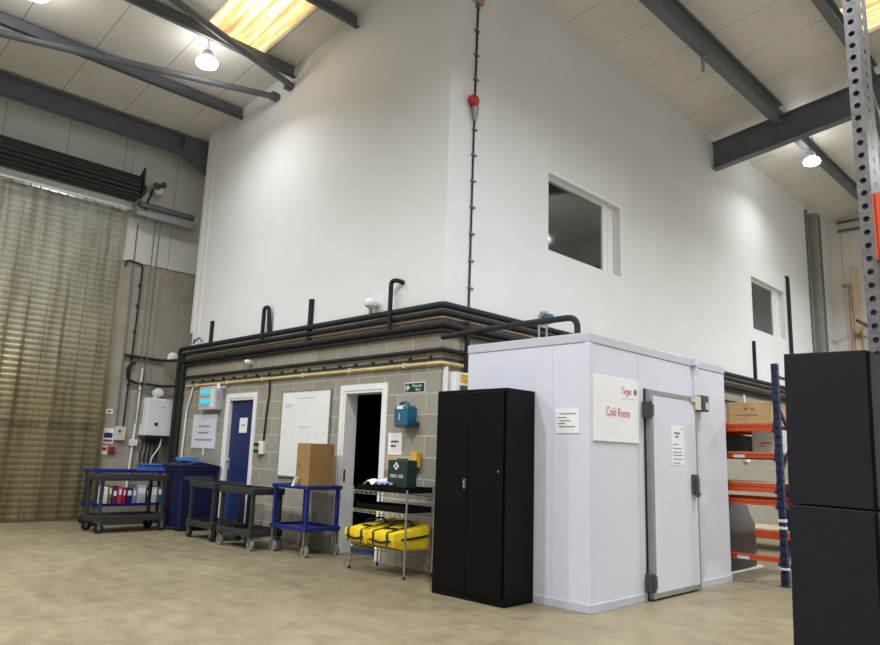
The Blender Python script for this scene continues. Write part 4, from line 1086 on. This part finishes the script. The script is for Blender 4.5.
# ================================================================== PALLET RACKS
def upright(mb, x0, x1, y0, y1, z1, pitch=.075, r=.018):
    """perforated channel: front face at y0 and side face at x1, both pierced by round holes"""
    def face(P, w):
        z = 0.0
        while z < z1 - 1e-6:
            zt = min(z + pitch, z1)
            cu, cz = w / 2, (z + zt) / 2
            sq = [(0, z), (w / 2, z), (w, z), (w, cz), (w, zt), (w / 2, zt), (0, zt), (0, cz)]
            ho = [(cu + r * math.cos(a), cz + r * 1.0 * math.sin(a)) for a in (1.25 * PI, 1.5 * PI, 1.75 * PI, 0, .25 * PI, .5 * PI, .75 * PI, PI)]
            vs = [P(u, q) for u, q in sq] + [P(u, q) for u, q in ho]
            mb.add(vs, [(k, (k + 1) % 8, 8 + (k + 1) % 8, 8 + k) for k in range(8)])
            z += pitch
    face(lambda u, q: (x0 + u, y0, q), x1 - x0)
    face(lambda u, q: (x1, y0 + u, q), y1 - y0)
    mb.add([(x0, y0, 0), (x0, y1, 0), (x0, y1, z1), (x0, y0, z1)], [(0, 1, 2, 3)])
    mb.box(x0 + .002, x1 - .012, y0 + .03, y0 + .032, 0, z1)  # plate added behind the front holes so they look dark
    # returned lips
    mb.box(x1 - .02, x1, y1, y1 + .002, 0, z1).box(x0, x0 + .02, y1, y1 + .002, 0, z1)

FX, FY, FD = -3.13, 8.65, .9
R1 = thing('pallet_rack', 'blue and orange pallet rack standing beyond the cold room', 'rack', (-4.5, 9.1, 0))
for y in (FY, FY + FD):
    mb = MB(); upright(mb, FX, FX + .07, y, y + .06, 2.5, .1, .014)
    u = mb.build('upright', M['rack_blue'], R1)
    MB().box(FX - .02, FX + .09, y - .03, y + .11, 0, .008).box(FX - .006, FX + .0, y - .008, y + .08, 0, .16).build('foot_plate', M['dark_grey'], u)
    if y == FY:
        MB().box(FX - .004, FX + .074, y - .004, y + .06, .18, .205).box(FX - .004, FX + .074, y - .004, y + .06, .62, .65).box(FX - .004, FX + .074, y - .004, y + .06, .70, .73).build('white_band', M['paper'], u)
for z0, z1 in ((.25, .95), (.95, .25), (1.25, 2.0), (2.0, 1.25)):
    MB().bar((FX + .035, FY + .07, z0), (FX + .035, FY + FD, z1), .03, .03).build('frame_brace', M['rack_blue'], R1)
for z in (.2, 2.35):
    MB().bar((FX + .035, FY + .07, z), (FX + .035, FY + FD, z), .03, .03).build('frame_brace', M['rack_blue'], R1)
for z, h in ((1.76, .09), (1.435, .062), (1.065, .10), (.90, .062), (.28, .06)):
    b = MB().box(-5.95, FX - .006, FY + .012, FY + .05, z - h / 2, z + h / 2).box(-5.95, FX - .006, FY + .0, FY + .012, z + h * .15, z + h / 2).build('beam', M['orange'], R1)
    MB().box(FX - .006, FX + .0, FY - .005, FY + .06, z - .07, z + .07).box(FX - .03, FX - .006, FY + .004, FY + .011, z - .06, z - .03).build('beam_connector', M['rack_blue'], b)
    if z in (1.435, .28): MB().box(-3.62, -3.48, FY + .008, FY + .012, z - .03, z + .01).build('white_label', M['paper'], b)
for z, h in ((1.76, .10), (1.435, .08), (1.065, .1), (.90, .075)):
    MB().box(-5.95, FX - .006, FY + FD + .0, FY + FD + .04, z - h / 2, z + h / 2).build('beam', M['orange'], R1)
for z in (1.80, 1.11):
    MB().box(-5.9, FX - .06, FY + .02, FY + FD + .03, z, z + .018).build('deck_board', M['board'], R1)
for yq in (FY, FY + FD):
    MB().box(-5.98, -5.955, yq, yq + .07, 0, 2.5).build('upright', M['rack_blue'], R1)
# load on the rack
C1 = thing('carton', 'brown carton on the top level of the blue rack', 'box', (-3.47, 9.05, 1.819))
MB().box(-3.74, -3.20, 8.8, 9.3, 1.819, 2.07).build('carton_body', M['card2'], C1, bevel=.006)
MB().box(-3.52, -3.48, 8.797, 8.8, 1.98, 2.0).box(-3.44, -3.40, 8.797, 8.8, 1.98, 2.0).box(-3.64, -3.36, 8.797, 8.8, 1.91, 1.918).build('print', M['tape'], C1)
o = MB().box(-4.5, -4.14, 8.8, 9.1, 1.819, 1.95).build('carton', M['cream_plastic'], bevel=.01); tag(o, 'small pale carton on the rack top level next to the cold room', 'box')
o = MB().box(-3.20, -3.10, 9.05, 9.3, 1.87, 2.05).build('carton', M['card']) if False else None
LB = MB().box(-3.52, -3.2, 9.0, 9.3, 1.476, 1.75).box(-3.5, -3.22, 8.998, 9.0, 1.49, 1.74).build('white_box', M['paper'], bevel=.004); tag(LB, 'white box on the second level of the blue rack', 'box')
MB().box(-3.42, -3.3, 8.995, 8.998, 1.58, 1.60).box(-3.44, -3.36, 8.995, 8.998, 1.55, 1.56).build('print', M['pink_ink'], LB)
DB = MB().prism([(-4.4, 1.476), (-3.55, 1.476), (-3.58, 1.66), (-3.7, 1.69), (-4.4, 1.70)], 'y', 8.9, 9.3).build('dark_crate', M['dark_grey'], bevel=.01); tag(DB, 'dark grey crate on the second level of the blue rack', 'crate')
MB().box(-5.9, FX - .06, FY + .02, FY + FD + .03, 1.458, 1.476).build('deck_board', M['board'], R1)
# wrapped pallet
PL = thing('wrapped_pallet', 'tall load wrapped in black film on the floor under the blue rack', 'pallet load', (-4.38, 9.5, 0))
def wrapf():
    vs = []; fs = []; n = 28; m2 = 14
    for j in range(m2 + 1):
        z = .022 + .84 * j / m2 * .98
        for i in range(n):
            th = 2 * PI * i / n
            def se(c, e): return math.copysign(abs(c) ** e, c)
            tp = 1 - .62 * max(0, (j / m2 - .62)) ** 1.2
            k = 1 + random.uniform(-.02, .015)
            vs.append((-4.38 + .49 * tp * k * se(math.cos(th), .3), 9.5 + .58 * tp * k * se(math.sin(th), .3), z))
    for j in range(m2):
        for i in range(n):
            q = (i + 1) % n; fs.append((j * n + i, j * n + q, (j + 1) * n + q, (j + 1) * n + i))
    fs.append(tuple(range(n - 1, -1, -1))); fs.append(tuple(range(m2 * n, (m2 + 1) * n)))
    return MB().add(vs, fs)
wrapf().build('film', M['wrap'], PL, smooth=True)
MB().box(-4.88, -3.88, 8.90, 10.1, 0, .022).build('base_sheet', M['paper'], PL)
# second rack further back
R2 = thing('pallet_rack', 'second blue and orange rack further back with a low board shelf', 'rack', (-3.3, 12.6, 0))
for x in (-4.32, -1.9):
    for y in (12.2, 13.1):
        mb = MB(); upright(mb, x, x + .09, y, y + .07, 1.05, .1, .016); mb.build('upright', M['rack_blue'], R2)
for y in (12.2, 13.13):
    MB().box(-5.6, -1.9, y - .045, y - .005, .18, .30).build('beam', M['orange'], R2)
MB().box(-5.6, -1.93, 12.16, 13.12, .30, .33).build('deck_board', M['board'], R2)
SP = thing('white_socket_drop', 'white trunking with a socket on the block wall behind the blue rack', 'socket', (XW, 15.0, 1.0))
MB().box(XW, XW + .04, 14.9, 14.98, 1.6, 2.8).build('trunking', M['white_plastic'], SP)
MB().box(XW, XW + .06, 14.85, 15.05, 1.4, 1.62).build('face', M['white_plastic'], SP)

# ================================================================== NEAR RIGHT: STACKED CABINETS + GALVANISED RACK
def cab(z0, z1, lab):
    xo = -1.095 + .02 * (z0 - 1.86) + .012
    K = thing('storage_cabinet', lab, 'cabinet', (xo, 3.92, z0 + .008), 0, 'stacked black cabinets')
    h = z1 - z0
    MB().box(-.19, .175, -.22, .23, 0, h).build('body', M['black_cab2'], K, bevel=.005, local=True)
    MB().box(.175, .188, -.217, .227, .006, h - .006).build('door', M['black_metal'], K, bevel=.003, local=True)
    K.rotation_euler = (0, math.radians(1.1), 0)   # the stack leans very slightly, as in the photo
    return K
cab(.0, 1.118, 'lower black steel cabinet of the near right stack')
cab(1.124, 1.846, 'upper black steel cabinet stacked on another at the right edge')
NR = thing('galvanised_rack', 'galvanised pierced steel rack upright with orange beam at the right edge', 'rack', (-1.0, 4.35, 0))
mb = MB(); upright(mb, -1.04, -.97, 4.30, 4.52, 4.6, .075, .017); mb.build('upright', M['galv'], NR)
mb = MB(); upright(mb, -1.04, -.97, 5.30, 5.52, 4.6, .075, .017); mb.build('upright', M['galv'], NR)
MB().bar((-1.0, 4.53, 2.0), (-1.0, 5.3, 2.8), .03, .03).bar((-1.0, 4.53, 3.6), (-1.0, 5.3, 2.8), .03, .03).build('frame_brace', M['galv'], NR)
for y in (4.31, 5.33):
    b = MB().box(-.96, 1.75, y, y + .045, 2.46, 2.60).build('beam', M['orange'], NR)
    MB().box(-.968, -.96, y - .02, y + .06, 2.42, 2.80).box(-.96, -.88, y - .012, y - .006, 2.42, 2.80).build('beam_connector', M['orange'], b)
for y in (4.30, 5.30):
    mb = MB(); upright(mb, 1.755, 1.825, y, y + .22, 4.6, .075, .017); mb.build('upright', M['galv'], NR)

# ================================================================== WORLD, CAMERA
w = bpy.data.worlds.new('sky'); S.world = w; w.use_nodes = True
bg = w.node_tree.nodes['Background']
bg.inputs['Color'].default_value = (.92, .95, 1.0, 1); bg.inputs['Strength'].default_value = 2.2

yaw, pitch, roll, F = 7.85196870e-01, 1.84991093e-01, 3.38660123e-02, 7.14656668e+02
ca, sa, cb, sb = math.cos(yaw), math.sin(yaw), math.cos(pitch), math.sin(pitch)
Fw = Vector((-sa * cb, ca * cb, sb)); R = Vector((ca, sa, 0)); U = R.cross(Fw)
R2_ = R * math.cos(roll) + U * math.sin(roll); U2_ = -R * math.sin(roll) + U * math.cos(roll)
cd = bpy.data.cameras.new('camera'); cam = bpy.data.objects.new('camera', cd); COL.objects.link(cam)
mw = Matrix((R2_, U2_, -Fw)).transposed().to_4x4(); mw.translation = Vector((0, 0, 1.3))
cam.matrix_world = mw
cd.sensor_width = 36; cd.sensor_fit = 'HORIZONTAL'; cd.lens = 36 * F / 880; cd.clip_start = .05; cd.clip_end = 200
S.camera = cam
S.view_settings.view_transform = 'Standard'; S.view_settings.look = 'None'
S.view_settings.exposure = 0.4; S.view_settings.gamma = 1.0; S.view_settings.use_curve_mapping = False
